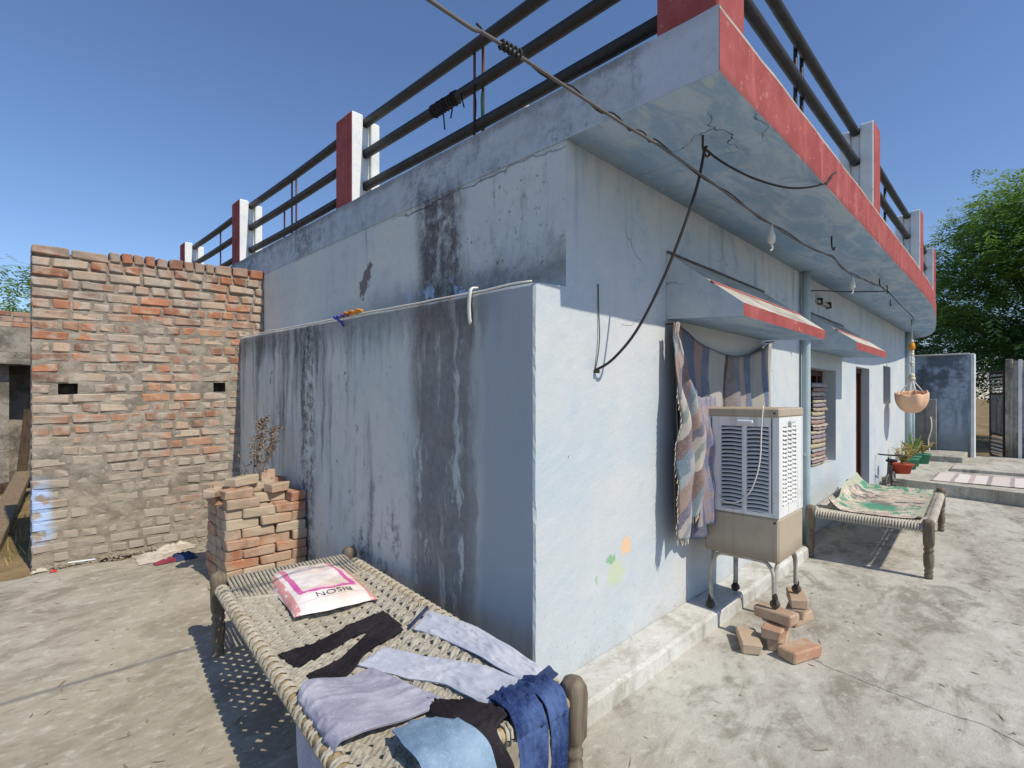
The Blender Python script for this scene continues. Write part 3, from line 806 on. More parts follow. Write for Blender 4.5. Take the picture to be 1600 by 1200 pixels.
mb.add([(x0, BY + .012, zz(x0)), (x1, BY + .012, zz(x1)), (x1, BY + .225, zz(x1)), (x0, BY + .225, zz(x0))], [(0, 1, 2, 3)])
for hx, hz, hw in HOLES:      # the sides of the holes: dark niche walls of mortar
    mb.box((hx - hw - .004, BY + .19, hz - .005), (hx + hw + .004, BY + .2, hz + .085))
part('mortar_core', mb, M['mortar'], bw, True)
protos = {}
def brick_mesh(lx, hz_, dy, k, matname):
    key = (lx, hz_, dy, k, matname)
    if key not in protos:
        st = random.getstate(); random.seed(hash((round(lx * 1000), round(hz_ * 1000), k)) % 100000)
        b = MB(); b.cbox((-lx / 2, 0, -hz_ / 2), (lx / 2, dy, hz_ / 2), .009, jit=.0065)
        protos[key] = b.mesh('brick', M[matname]); random.setstate(st)
    return protos[key]
course, cells = .0855, []
z = .07; row = 0
while z < 2.60:
    x = BX0 - .001; hdr = row % 2 == 1
    if hdr: seq = [.115] if row % 4 == 1 else [.17]
    else: seq = [.235]
    first = True
    while x < BX1 - .03:
        L = (random.choice(seq) if first else random.choice([.108, .114, .12]) if hdr else random.choice([.218, .226, .234]))
        first = False
        if hdr and random.random() < .10: L = .226
        L = min(L, BX1 - x)
        if L > .035: cells.append((x + L / 2, z + .037, L - .006, .069))
        x += L + random.uniform(.010, .016)
    z += course; row += 1
z0 = z
# the top: two long bricks at the free end, then bricks on edge
x = BX0 - .001
for L in (.235, .235): cells.append((x + L / 2, z0 + .036, L, .072)); x += L + .014
while x < BX1 - .04:
    L = random.choice([.072, .078, .11]) if x < -.45 else .14
    cells.append((x + L / 2, z0 + .045, min(L, BX1 - x - .004), .088)); x += L + .014
good = []
for (cx, cz, L, h) in cells:
    if any(abs(cx - hx) < hw + L * .30 and abs(cz - hz - .037) < .04 for hx, hz, hw in HOLES): continue
    good.append((cx, cz, L, h))
good.sort(key=lambda a: -a[1])
for k, (cx, cz, L, h) in enumerate(good):
    Lq = round(L / .006) * .006
    pr = random.uniform(-.002, .007) + .003 * sstep(2.2, 2.6, cz) - .003 * sstep(1.2, .3, cz)
    zc = cz + slope(cx, cz) + random.uniform(-.003, .003)
    if k < 300:
        o = link('brick', brick_mesh(Lq, h, .10, k % 5, 'brick'), bw)
        o.location = Vector((cx, BY - pr, zc)) - worldloc(bw); o.rotation_euler = (random.uniform(-.03, .03), random.uniform(-.025, .025) - .01, random.uniform(-.03, .03))
    else:
        if k == 300: rest = MB()
        rest.cbox((cx - L / 2, BY - pr, zc - h / 2), (cx + L / 2, BY - pr + .1, zc + h / 2), .0075, jit=.0045)
if len(good) > 300: tag(part('lower_bricks', rest, M['brick'], bw), kind='stuff')
print('bricks in wall', len(good))

# ------------------------------------------------------------------ pile of loose bricks against the side wall
PX, PY = -.825, 2.42
def loose(cx, cy, cz, L, wd, h, rot, lab, group, tilt=(0, 0), name='brick', k=None):
    b = brick_mesh_c(L, wd, h, random.randrange(5) if k is None else k)
    o = link(name, b); o.location = (cx, cy, cz); o.rotation_euler = (tilt[0], tilt[1], rot)
    return tag(o, lab, 'brick', group)
def brick_mesh_c(L, wd, h, k):
    key = ('c', L, wd, h, k)
    if key not in protos:
        b = MB(); b.cbox((-L / 2, -wd / 2, 0), (L / 2, wd / 2, h), .008, jit=.006); protos[key] = b.mesh('brick', M['loose'])
    return protos[key]
PG = 'bricks of the pile by the side wall'
bz = yard_h(-.6, 2.6) - .006
ORD = ['lowest', 'second', 'third', 'fourth', 'fifth', 'sixth', 'seventh', 'eighth', 'ninth', 'topmost']
NC = 9
for cidx in range(NC):
    zc = bz + cidx * .0735
    for (x0_, y0_, L_, W_, rot, lab) in (
        [(.0, .0, 0, 0, 0, 'front row at the free corner'), (.235, .0, 0, 0, 0, 'front row beside the corner brick'), (.47, .0, 0, 0, 1, 'end-on against the wall'),
         (.0, .115, 0, 0, 0, 'second row on the free side'), (.235, .115, 0, 0, 0, 'second row inside the pile'), (.0, .235, 0, 0, 1, 'laid end-on at the free side'), (.117, .235, 0, 0, 1, 'laid end-on behind the corner'), (.235, .235, 0, 0, 0, 'third row'), (.235, .35, 0, 0, 0, 'rear row'), (.47, .235, 0, 0, 1, 'rear brick by the wall')]
        if cidx % 2 == 0 else
        [(.0, .0, 0, 0, 1, 'end-on at the free corner'), (.117, .0, 0, 0, 0, 'front row beside the end-on corner brick'), (.352, .0, 0, 0, 0, 'front row against the wall'),
         (.117, .115, 0, 0, 0, 'second row inside the pile'), (.352, .115, 0, 0, 0, 'second row by the wall'), (.0, .235, 0, 0, 1, 'end-on at the rear of the free side'), (.117, .235, 0, 0, 0, 'third row'), (.352, .235, 0, 0, 0, 'third row by the wall'), (.117, .35, 0, 0, 0, 'rear row'), (.352, .35, 0, 0, 0, 'rear row by the wall')]):
        if cidx == NC - 1 and lab in ('front row beside the corner brick', 'second row on the free side'): continue
        lx, ly = (.1125, .0545) if rot == 0 else (.0545, .1125)
        loose(PX + x0_ + lx + random.uniform(-.004, .004), PY + y0_ + ly + random.uniform(-.022, .006) * (1 if y0_ == 0 else .3), zc, .225, .108, .072, (math.pi / 2 if rot else 0) + random.uniform(-.07, .07), 'clay brick of the pile, %s course, %s' % (ORD[cidx], lab), PG)
zt = bz + NC * .0735
loose(PX + .09, PY + .05, zt, .2, .105, .07, .12, 'pale brick lying on the front corner of the brick pile', None, k=1)
loose(PX + .06, PY + .30, zt, .22, .105, .07, 1.3, 'brick lying across the free side of the pile top', None, k=2)
loose(PX + .27, PY + .24, zt, .225, .105, .07, .05, 'long whitish brick beside the dry twigs on the pile', None, k=3)
loose(PX + .20, PY + .40, zt, .22, .105, .07, -.15, 'brick at the back of the pile top near the brick wall', None, k=4)
loose(PX + .40, PY + .30, zt + .035, .22, .105, .07, 1.2, 'brick tilted up against the side wall on the pile', None, (-.0, -.62), k=0)
loose(PX + .40, PY + .12, zt, .16, .10, .07, .3, 'broken half brick on the pile next to the wall', None, k=2)
loose(PX + .05, PY + .47, zt, .13, .10, .07, .4, 'small broken brick at the rear corner of the pile', None, k=1)
loose(PX + .16, PY + .15, zt + .0705, .225, .105, .07, .5, 'brick balanced askew on the front bricks of the pile top', None, k=4)
loose(PX + .46, PY + .42, zt, .22, .105, .07, .3, 'greyish brick at the wall end of the pile top', None, k=3)
loose(PX - .03, PY + .20, zt - .0735 + .0735, .12, .09, .06, .9, 'chipped brick end jutting from the free side of the pile top', None, k=1)
# withered weed standing in the pile
tw = thing('dry_weed', 'withered brown weed with curled leaves standing in the brick pile', 'weed', (PX + .30, PY + .33, zt))
tb = MB(); lf = MB(); base = Vector((PX + .30, PY + .335, zt - .03)); rs = random.Random(5)
def dleaf(p, s):
    d = Vector((rs.uniform(-1, 1), rs.uniform(-1, 1), rs.uniform(-1.2, .3))).normalized(); sd_ = d.cross(Vector((rs.uniform(-1, 1), rs.uniform(-1, 1), 1))).normalized()
    q = d.cross(sd_)
    lf.add([p, p + d * s * .5 + sd_ * s * .28 + q * s * .15, p + d * s, p + d * s * .5 - sd_ * s * .28 + q * s * .15], [(0, 1, 2, 3)])
for (dx, dy, dz, n_) in ((.09, .02, .60, 150), (.16, -.04, .54, 110), (-.10, .0, .34, 4), (.22, .05, .44, 30), (.04, .05, .46, 24), (-.14, -.12, .22, 5)):
    pts = bez([base, base + Vector((dx * .35 + .01, dy, dz * .4)), base + Vector((dx * .75, dy * 1.2, dz * .75)), base + Vector((dx, dy, dz))], 6)
    tb.tube(pts, [.007 - .005 * i / (len(pts) - 1) for i in range(len(pts))], 5)
    for i in range(n_):
        t = rs.uniform(.25, 1) ** .8; p = pts[int(t * (len(pts) - 1))]
        p2 = p + Vector((rs.gauss(0, .025), rs.gauss(0, .025), rs.gauss(0, .02))); tb.tube([p, p2], .0018, 3); dleaf(p2, rs.uniform(.018, .042))
for i in range(40): dleaf(base + Vector((rs.gauss(-.03, .09), rs.gauss(-.03, .06), .105 + rs.uniform(0, .02))), rs.uniform(.02, .05))
part('stem', tb, M['twig'], tw); part('withered_leaves', lf, M['dryleaf'], tw)

# ------------------------------------------------------------------ charpai (string cot)
def leg_mesh(H):
    prof = [(.024, 0), (.030, .01), (.031, .035), (.024, .045), (.031, .055), (.031, .068), (.025, .078), (.034, .10), (.037, .15), (.036, .20), (.028, .218), (.036, .228), (.036, .243), (.029, .255), (.036, .275), (.039, .29), (.040, H - .06), (.043, H - .03), (.034, H - .008), (.014, H)]
    sq = [0] * 15 + [.6, .8, .35, 0, 0]
    return MB().lathe(prof, 16, sq=sq)
def make_charpai(name, label, L, W, H, rope, sag=.05, adwan=.30):
    t = thing(name, label, 'string cot')
    hl, hw = L / 2, W / 2; zr = H - .085
    for sx in (-1, 1):
        for sy in (-1, 1):
            b = leg_mesh(H)
            for v in b.v: v += Vector((sx * hl, sy * hw, 0))
            part('leg', b, M['leg'], t, True)
            part('peg', MB().tube([(sx * hl, sy * (hw - .05), zr), (sx * hl, sy * (hw + .052), zr)], .012, 7), M['pole'], t, True)
    for sy in (-1, 1): part('side_rail', MB().tube([(-hl + (2 * hl) * i / 10, sy * hw, zr + .004 * nz(i * .7, sy)) for i in range(11)], .025, 10), M['pole'], t, True)
    for sx in (-1, 1): part('end_rail', MB().tube([(sx * hl, -hw + W * i / 6, zr + .008) for i in range(7)], .025, 10), M['pole'], t, True)
    zc = lambda x, y: zr + .022 - sag * max(0, (1 - (x / hl) ** 2)) * max(0, (1 - (y / hw) ** 2))
    # diagonal webbing, over and under
    mb = MB(); xa, xb = -hl + .03 + adwan, hl - .02; ya, yb = -hw + .02, hw - .02
    sp = .052; wd = .0175; q2 = math.sqrt(.5)
    for fam in (0, 1):
        d = Vector((q2, q2 if fam == 0 else -q2, 0)); nrm = Vector((-d.y, d.x, 0))
        c0 = -2.2
        kk = 0
        while c0 < 2.2:
            off = nrm * (c0 + random.uniform(-.004, .004)); kk += 1
            # clip the line to the rectangle
            tl, th = -9, 9
            for (o_, dd, lo, hi) in ((off.x, d.x, xa, xb), (off.y, d.y, ya, yb)):
                a, b = (lo - o_) / dd, (hi - o_) / dd
                if a > b: a, b = b, a
                tl, th = max(tl, a), min(th, b)
            c0 += sp
            if th - tl < .06: continue
            n_ = max(3, int((th - tl) / (sp / 3)))
            k = len(mb.v)
            for i in range(n_ + 1):
                s_ = tl + (th - tl) * i / n_; p = off + d * s_
                wv = .0055 * math.sin(math.pi * (s_ / sp) + (math.pi if (kk + fam) % 2 else 0))
                zz_ = zc(p.x, p.y) + wv; wv2 = wd * (1 + .12 * nz(s_ * 9, c0 * 7, fam))
                for (a, b) in ((-wv2, -.003), (wv2, -.003), (wv2 * .7, .005), (-wv2 * .7, .005)):
                    mb.v.append(Vector((p.x + nrm.x * a, p.y + nrm.y * a, zz_ + b)))
            for i in range(n_):
                for j in range(4):
                    a = k + i * 4; mb.f.append([a + j, a + (j + 1) % 4, a + 4 + (j + 1) % 4, a + 4 + j]); mb.mi.append(0)
    o = tag(part('woven_rope_bed', mb, M[rope], t), kind='stuff')
    # lengthwise tensioning ropes at the foot
    if adwan:
        mb = MB(); y = -hw + .04; n_ = int((W - .07) / .021)
        for i in range(n_):
            yy = -hw + .045 + i * (W - .09) / (n_ - 1)
            pts = [(xa + .01, yy + random.uniform(-.006, .006), zc(xa, yy)), (-hl + .16, yy, zc(-hl + .16, yy) + .004), (-hl + .02, yy, zr + .036), (-hl - .022, yy, zr + .028), (-hl - .032, yy, zr + .003), (-hl - .018, yy, zr - .02), (-hl + .03, yy + .006, zr - .018)]
            mb.tube(bez(pts, 2), .0095, 5)
        mb.tube([(xa + .01, -hw + .03 + (W - .06) * i / 8, zc(xa, -hw + .03 + (W - .06) * i / 8) + .004) for i in range(9)], .014, 6)
        tag(part('tension_ropes', mb, M[rope], t, True), kind='stuff')
    # rope lashings round the rails
    mb = MB()
    def ring(c, ax, r=.030):
        for q in range(2):
            pts = []
            for j in range(9):
                a = 2 * math.pi * j / 8; sh = (q - .5) * .016 + .006 * math.sin(a)
                pts.append((c[0] + sh, c[1] + r * math.cos(a), c[2] + r * math.sin(a)) if ax == 0 else (c[0] + r * math.cos(a), c[1] + sh, c[2] + r * math.sin(a)))
            mb.tube(pts, .0075, 4, cap=False)
    for sy in (-1, 1):
        x = -hl + .10
        while x < hl - .06:
            ring((x, sy * hw, zr + .002), 0)
            mb.tube([(x, sy * (hw - .025), zr + .012), (x + .02, sy * (hw - .055), zc(x, sy * (hw - .05)) + .004)], .008, 4)
            x += random.uniform(.050, .062)
    y = -hw + .07
    while y < hw - .05:
        ring((hl, y, zr + .008), 1); mb.tube([(hl - .02, y, zr + .02), (hl - .06, y + .01, zc(hl - .05, y) + .004)], .008, 4); y += random.uniform(.04, .055)
    tag(part('rope_lashing', mb, M[rope], t, True), kind='stuff')
    return t, zc
c1, zc1 = make_charpai('string_cot', 'jute string cot in front of the stained wall, strewn with drying clothes and a sack', 2.06, .77, .50, 'rope', .07)
C1, A1 = Vector((-.815, .60, 0)), R(83.7)
c1.location = C1; c1.rotation_euler = (0, 0, A1 + math.pi)     # foot (tension ropes) at the far end
def c1w(x, y):      # world -> cot-local height (far end is local -x)
    d = Vector((x, y, 0)) - C1; a = -(A1 + math.pi)
    lx, ly = d.x * math.cos(a) - d.y * math.sin(a), d.x * math.sin(a) + d.y * math.cos(a)
    return lx, ly
def c1z(x, y):
    lx, ly = c1w(x, y)
    return zc1(lx, ly) + yard0(x, y) if abs(lx) < 1.03 and abs(ly) < .385 else .44
def yard0(x, y): return 0
c2, zc2 = make_charpai('string_cot', 'grey string cot with turned legs, covered by a flowered green mat, by the front wall', 2.02, .86, .49, 'rope_grey', .05)
C2 = Vector((4.42, -.60, 0)); c2.location = C2; c2.rotation_euler = (0, 0, R(2.5))

# flowered mat on the second cot
m = Mat('green_flowered_mat'); p = m.obj(); x, y, z = m.sep(p); n = m.noise(p, 5.5, 5, .6, 1.2); n2 = m.noise(p, 40, 3); n4 = m.noise(p, 16, 5, .7, .5)
blk = m.noise(p, 2.4, 2)
c = m.mix(((x * 5.2 + (blk - .5) * 1.2).sin()).ss(-.15, .15), lin(86, 150, 122), lin(112, 108, 106))
c = m.mix((y * 420).sin().ss(.2, .8) * .35, c, lin(70, 92, 84))
fl = (n * .75 + n4 * .45).ss(.53, .60)
mid = ((x + .15) * (x + .15) * 1.2 + y * y * 3.0).pow(.5).ss(.16, .36)
c = m.mix(fl * mid * .95, c, m.mix(n4.ss(.4, .6), lin(214, 206, 190), lin(178, 160, 146)))
brd = (y.abs()).ss(.325, .335); c = m.mix(brd * .8, c, lin(176, 178, 156))
M['mat2'] = m.done(c, .85, n2 * .4 + (y * 420).sin() * .4, .0015, spec=.2)
mo = thing('flowered_mat', 'green and white flowered mat spread over the grey string cot', 'mat', (C2.x, C2.y, .4))
mb = MB()
def matf(u, v, off=0):
    lx = -.78 + u * 1.72; ly = -.37 + v * .74
    zz_ = zc2(lx, ly) + .020 + .006 * nz(lx * 4, ly * 5) + .004 * nz(lx * 9, ly * 11)
    if ly > .22: zz_ += .13 * ((ly - .22) / .15) ** 1.6 * (.15 + .85 * sstep(-.5, -.78 + .05, -abs(lx + .35) * 1.0 - .3)); ly -= .02 * ((ly - .22) / .15)
    if lx > .86: zz_ += .02 * (lx - .86) / .08
    zz_ += .02 * sstep(-.70, -.78, lx) * (1 if abs(ly) > .33 else 0)
    x_ = lx * math.cos(R(2.5)) - ly * math.sin(R(2.5)) + C2.x; y_ = lx * math.sin(R(2.5)) + ly * math.cos(R(2.5)) + C2.y
    return (x_, y_, zz_ + off)
mb.grid(56, 28, lambda u, v: matf(u, v)); mb.grid(56, 28, lambda u, v: matf(u, v, -.006), flip=True)
part('mat_sheet', mb, M['mat2'], mo, True)

# ------------------------------------------------------------------ clothes and the sack on the first cot
def strip(mb, rows, nu=40, nv=18, th=.010, wr=.010, seed=0, freq=9, mi=0, closed=True):
    """rows: (left point, right point) along the garment; rises over the bed, wrinkled, two-sided with rim"""
    Ls = bez([r[0] for r in rows], 8); Rs = bez([r[1] for r in rows], 8); n_ = len(Ls) - 1
    def top(u, v):
        f = u * n_; i = min(int(f), n_ - 1); t = f - i
        a = Ls[i].lerp(Ls[i + 1], t); b = Rs[i].lerp(Rs[i + 1], t)
        p = a.lerp(b, v); bul = math.sin(math.pi * max(0, min(1, v))) ** .5
        ln = (b - a).normalized(); dr = (Ls[i + 1] - Ls[i]).normalized(); nn = ln.cross(dr)
        if nn.z < 0 and abs(nn.z) > .25: nn = -nn
        e_ = min(v, 1 - v, u * 2.5, (1 - u) * 2.5); bul = min(1, e_ * 9) ** .6
        r1 = 1 - abs(nz(u * freq * .45 + seed, v * freq * .9, seed * 3.1)) * 2.4; r2 = 1 - abs(nz(u * freq * 1.5 + seed, v * freq * 2.4 + u * 3, 7.7)) * 2.6
        fold = wr * (.9 * max(0, r1) ** 5 + .45 * max(0, r2) ** 6 + .18 * nz(u * freq * 3, v * freq * 4, seed))
        return p + nn * (th * .2 * bul + fold * bul) + ln * (.010 * nz(u * 7 + seed, 3.3) * (2 * v - 1))
    def bot(u, v):
        q = top(u, v); return q - Vector((0, 0, .004))
    mb.grid(nu, nv, top, mi); mb.grid(nu, nv, bot, mi, flip=True)
def on(x, y, up=.012): return Vector((x, y, c1z(x, y) + up))
def trousers(name, label, legA, legB, mats, wr=.010, seed=1, mi_waist=False):
    mb = MB()
    strip(mb, legA, 54, 20, .012, wr * 1.3, seed); strip(mb, legB, 54, 20, .014, wr * 1.3, seed + 5)
    ctr = legA[0][0]
    o = single(name, mb, mats, label, 'trousers', (legA[1][0].x, legA[1][0].y, legA[1][0].z - .01), smooth=True)
    return o
# black trousers across the bed: legs towards the aisle side
trousers('black_trousers', 'black trousers spread across the cot beside the sack',
         [(on(-.585, .73), on(-.62, .50, .02)), (on(-.76, .74), on(-.78, .61, .018)), (on(-.98, .66), on(-1.0, .53)), (on(-1.17, .58), on(-1.16, .44))],
         [(on(-.60, .66, .026), on(-.64, .46, .022)), (on(-.78, .57, .022), on(-.84, .44)), (on(-.96, .46), on(-.99, .31)), (on(-1.15, .36), on(-1.15, .22))], M['black'], .012, 1)
t_ = trousers('pale_trousers', 'pale grey blue trousers with navy waistband laid along the cot', 
         [(on(-.63, -.34, .02), on(-.52, -.30, .02)), (on(-.60, -.05, .022), on(-.475, -.02, .02)), (on(-.58, .22), on(-.455, .22)), (on(-.60, .44), on(-.47, .49))],
         [(on(-.82, -.33, .022), on(-.62, -.33, .024)), (on(-.80, -.08, .018), on(-.64, -.05, .022)), (on(-.86, .14), on(-.70, .17)), (on(-.93, .36), on(-.77, .42))], M['ltrous'], .011, 3)
mb = MB(); strip(mb, [(on(-.83, -.42, .022), on(-.51, -.37, .022)), (on(-.83, -.36, .034), on(-.51, -.32, .034))], 6, 24, .012, .010, 8)
part('waistband', mb, M['navy'], t_, True)
mb = MB(); strip(mb, [(on(-.615, .445, .02), on(-.465, .50, .02)), (on(-.60, .475, .02), on(-.46, .525, .02))], 4, 12, .012, .006, 9)
part('hem', mb, M['navy'], t_, True)
# grey shirt hanging over the long rail
mb = MB()
strip(mb, [(on(-.92, .26, .03), on(-.88, -.18, .03)), (on(-1.04, .25, .028), on(-1.02, -.16, .026)), (Vector((-1.19, .23, .475)), Vector((-1.225, -.16, .475))), (Vector((-1.25, .20, .455)), Vector((-1.29, -.16, .455))), (Vector((-1.275, .15, .32)), Vector((-1.31, -.13, .30))), (Vector((-1.285, .08, .16)), Vector((-1.32, -.10, .14)))], 64, 44, .01, .011, 12, 5)
single('grey_shirt', mb, M['greyc'], 'grey lilac shirt hanging down over the long rail of the cot', 'shirt', (-1.05, .05, .44), smooth=True)
mb = MB()
strip(mb, [(on(-.92, -.10, .034), on(-.86, -.22, .034)), (on(-.98, -.22, .03), on(-.80, -.34, .03)), (Vector((-1.04, -.33, .475)), Vector((-.80, -.41, .47))), (Vector((-1.10, -.42, .47)), Vector((-.90, -.45, .47))), (Vector((-1.1, -.48, .38)), Vector((-.88, -.50, .36))), (Vector((-1.09, -.50, .22)), Vector((-.9, -.51, .2)))], 40, 20, .01, .014, 17, 8)
single('black_shirt', mb, M['black'], 'black shirt hanging over the end rail of the cot', 'shirt', (-.95, -.25, .44), smooth=True)
# blue jeans hanging from the near end
mb = MB()
strip(mb, [(on(-.80, -.28, .034), on(-.70, -.30, .032)), (Vector((-.82, -.37, .485)), Vector((-.70, -.40, .487))), (Vector((-.84, -.45, .475)), Vector((-.72, -.47, .476))), (Vector((-.845, -.485, .40)), Vector((-.72, -.50, .40))), (Vector((-.845, -.50, .24)), Vector((-.74, -.51, .25))), (Vector((-.83, -.505, .08)), Vector((-.735, -.51, .08)))], 60, 22, .02, .018, 21, 7)
strip(mb, [(on(-.70, -.31, .036), on(-.61, -.30, .032)), (Vector((-.70, -.40, .492)), Vector((-.60, -.41, .49))), (Vector((-.71, -.475, .478)), Vector((-.61, -.48, .478))), (Vector((-.72, -.508, .40)), Vector((-.62, -.508, .40))), (Vector((-.73, -.517, .24)), Vector((-.64, -.517, .25))), (Vector((-.73, -.52, .10)), Vector((-.65, -.52, .10)))], 60, 22, .02, .018, 27, 7)
j_ = single('blue_jeans', mb, M['jeans'], 'dark blue jeans hanging over the end rail of the cot', 'jeans', (-.72, -.4, .44), smooth=True)
mb = MB(); strip(mb, [(Vector((-1.16, -.40, .50)), Vector((-1.10, -.49, .49))), (Vector((-1.24, -.42, .47)), Vector((-1.20, -.51, .45))), (Vector((-1.27, -.44, .36)), Vector((-1.22, -.53, .34))), (Vector((-1.28, -.45, .22)), Vector((-1.23, -.53, .20)))], 24, 12, .012, .014, 31, 8)
# printed sack
m = Mat('printed_woven_sack'); p = m.obj(); x, y, z = m.sep(p); n = m.noise(p, 6, 5, .6); n2 = m.noise(p, 30, 4); i_ = (x * 300).sin() * .2 + (y * 300).sin() * .2
c = m.mix(n.ss(.4, .66), lin(232, 226, 222), lin(222, 208, 200))
c = m.mix(m.noise(p, 3, 3).ss(.5, .66) * .45, c, lin(214, 194, 170))
jx = x + (n - .5) * .012; jy = y + (n2 - .5) * .006
inner = (jx.abs() - .140).abs().ss(.016, .013) * jy.band(-.20, .33, .004)
bot = (jy + .205).abs().ss(.017, .014) * jx.band(-.150, .150, .004)
side = (jx.abs() - .195).abs().ss(.020, .016)
pk = m.mix(y.ss(-.1, .3), lin(206, 74, 160), lin(216, 130, 150))
c = m.mix(inner.max(bot) * .92 * n2.ss(.25, .42), c, pk)
c = m.mix(side * .8 * n2.ss(.36, .46), c, lin(204, 122, 118))
line = (jy + .165).abs().ss(.006, .004) * jx.band(-.09, .02, .006) + (jy + .183).abs().ss(.004, .003) * jx.band(-.09, .10, .006)
c = m.mix(line.min(1.0) * .7, c, lin(222, 128, 160))
seam = (y + .30).abs().ss(.003, .0015); c = m.mix(seam * .6, c, lin(176, 160, 150))
M['sack'] = m.done(c, .7, n * 1.4 + n2 * .3 + i_ * .15, .006, spec=.3)
SC, SA = Vector((-.685, 1.27, 0)), R(9.5)
SW, SL = .215, .385
def sack_top(lx, ly):
    u, v = lx / SW, ly / SL
    e = max(0, 1 - abs(u) ** 3.2) ** .55 * max(0, 1 - abs(v) ** 3.6) ** .55
    return .018 + .058 * e + .010 * nz(lx * 9, ly * 7, 2) * e + .006 * nz(lx * 22, ly * 18, 5) * e
sbz = .392
def s2w(lx, ly, z): return (SC.x + lx * math.cos(SA) + ly * math.sin(SA), SC.y - lx * math.sin(SA) + ly * math.cos(SA), z)
mb = MB()
def lay(ly): return sbz + .008 - .02 * math.cos(ly / SL * 1.4)
mb.grid(44, 60, lambda u, v: ((u - .5) * 2 * SW * (1 - .02 * math.sin(v * 9)), (v - .5) * 2 * SL + .012 * nz(u * 4, v * 2), sack_top((u - .5) * 2 * SW, (v - .5) * 2 * SL)), uv=False)
mb.grid(44, 60, lambda u, v: ((u - .5) * 2 * SW * (1 - .02 * math.sin(v * 9)), (v - .5) * 2 * SL + .012 * nz(u * 4, v * 2), .018 - .012 * max(0, 1 - abs(u * 2 - 1) ** 3) * max(0, 1 - abs(v * 2 - 1) ** 3)), uv=False, flip=True)
sk = link('sack', mb.mesh('sack', M['sack'], True)); sk.location = (SC.x, SC.y, sbz); sk.rotation_euler = (R(-1.0), R(1), -SA)
tag(sk, 'white woven feed sack with pink printed border lying on the string cot', 'sack')
def sack_text(txt, size, cx, cy, rot, mat, squash=1.0):
    cu = bpy.data.curves.new('txt', 'FONT'); cu.body = txt; cu.size = size; cu.align_x = 'CENTER'; cu.align_y = 'CENTER'; cu.resolution_u = 3
    to = bpy.data.objects.new('txt', cu); COL.objects.link(to)
    bpy.context.view_layer.update()
    me = bpy.data.meshes.new_from_object(to.evaluated_get(bpy.context.evaluated_depsgraph_get())); bpy.data.objects.remove(to)
    bm = bmesh.new(); bm.from_mesh(me); bmesh.ops.triangulate(bm, faces=bm.faces)
    bmesh.ops.subdivide_edges(bm, edges=[e for e in bm.edges if e.calc_length() > size * .2], cuts=2)
    for v in bm.verts:
        x_, y_ = v.co.x, v.co.y * squash
        a, b = x_ * math.cos(rot) - y_ * math.sin(rot) + cx, x_ * math.sin(rot) + y_ * math.cos(rot) + cy
        v.co = (a, b, sack_top(a, b) + .0022)
    bm.to_mesh(me); bm.free(); me.materials.clear(); me.materials.append(mat)
    o = link('printed_text', me, sk)
M['ink'] = simple('grey_black_ink', lin(96, 92, 96), .8, .25, 30)
sack_text('BISON', .068, .015, -.265, math.pi, M['ink'], 1.0)
M['spt'] = M['sack']

# ------------------------------------------------------------------ air cooler on its stand
cx0, cx1, cy0, cy1 = 1.325, 1.80, -.575, -.115
CZ0, CZ1 = .49, 1.43
ck = thing('air_cooler', 'tall white and beige desert air cooler with louvred sides on a wheeled tubular stand', 'air cooler', ((cx0 + cx1) / 2, (cy0 + cy1) / 2, .12))
mb = MB(); mb.cbox((cx0, cy0, CZ0), (cx1, cy1, .762), .012); o = part('water_tank', mb, M['tan'], ck)
mb = MB(); mb.cbox((cx0 - .004, cy0 - .004, 1.375), (cx1 + .004, cy1 + .004, CZ1), .008); part('top_cover', mb, M['tan'], ck)
mb = MB(); mb.box((cx0 + .035, cy0 + .035, .762), (cx1 - .035, cy1 - .035, 1.375)); part('dark_inner_core', mb, M['dark'], ck)  # solid dark core behind the louvres, interior shade put into its colour
# four panels with openings; face axis: left (-X), front (-Y), right (+X), back (+Y)
def panel(face, cols, zlo, zhi, nl):
    """cols: list of (a,b) spans along the face"""
    W0, W1 = (cy0, cy1) if face in 'LR' else (cx0, cx1)
    mb = MB(); t = .012
    def bx(a, b, z0, z1, d0=0, d1=t):
        if face == 'L': return ((cx0 + .002 + d0, a, z0), (cx0 + .002 + d1, b, z1))
        if face == 'R': return ((cx1 - .002 - d1, a, z0), (cx1 - .002 - d0, b, z1))
        if face == 'F': return ((a, cy0 + .002 + d0, z0), (b, cy0 + .002 + d1, z1))
        return ((a, cy1 - .002 - d1, z0), (b, cy1 - .002 - d0, z1))
    e = .016 if face in 'LR' else .0165
    spans = [W0 + e] + [v for c_ in cols for v in c_] + [W1 - e]
    for a, b in zip(spans[0::2], spans[1::2]): mb.box(*bx(a, b, .764, 1.374))
    for a, b in cols:
        mb.box(*bx(a, b, .764, zlo)); mb.box(*bx(a, b, zhi, 1.374))
    o = part('side_panel', mb, M['cool'], ck)
    dz = (zhi - zlo) / nl
    for a, b in cols:
        base = MB(); n_ = 6
        for i in range(n_):                       # a louvre: bowed strip leaning out
            u0, u1 = i / n_, (i + 1) / n_
            q = []
            for u in (u0, u1):
                x_ = a + (b - a) * u; bow = .005 * math.sin(math.pi * u)
                for d_, z_ in ((-.006, .0 + bow), (-.004, dz * .30 + bow), (.010, dz * .62 + bow), (.006, dz * .40 + bow)): q.append(bx(x_, x_, z_, z_, d_, d_)[0])
            k = [(0, 4, 5, 1), (1, 5, 6, 2), (2, 6, 7, 3), (3, 7, 4, 0)]
            base.add(q, k if face in 'FR' else [f[::-1] for f in k])
        me = base.mesh('louvre', M['slat'] if face == 'L' else M['cool'], False, worldloc(o))
        for i in range(nl):
            s_ = link('louvre', me, o); s_.location = (0, 0, zlo + dz * i)
    return o
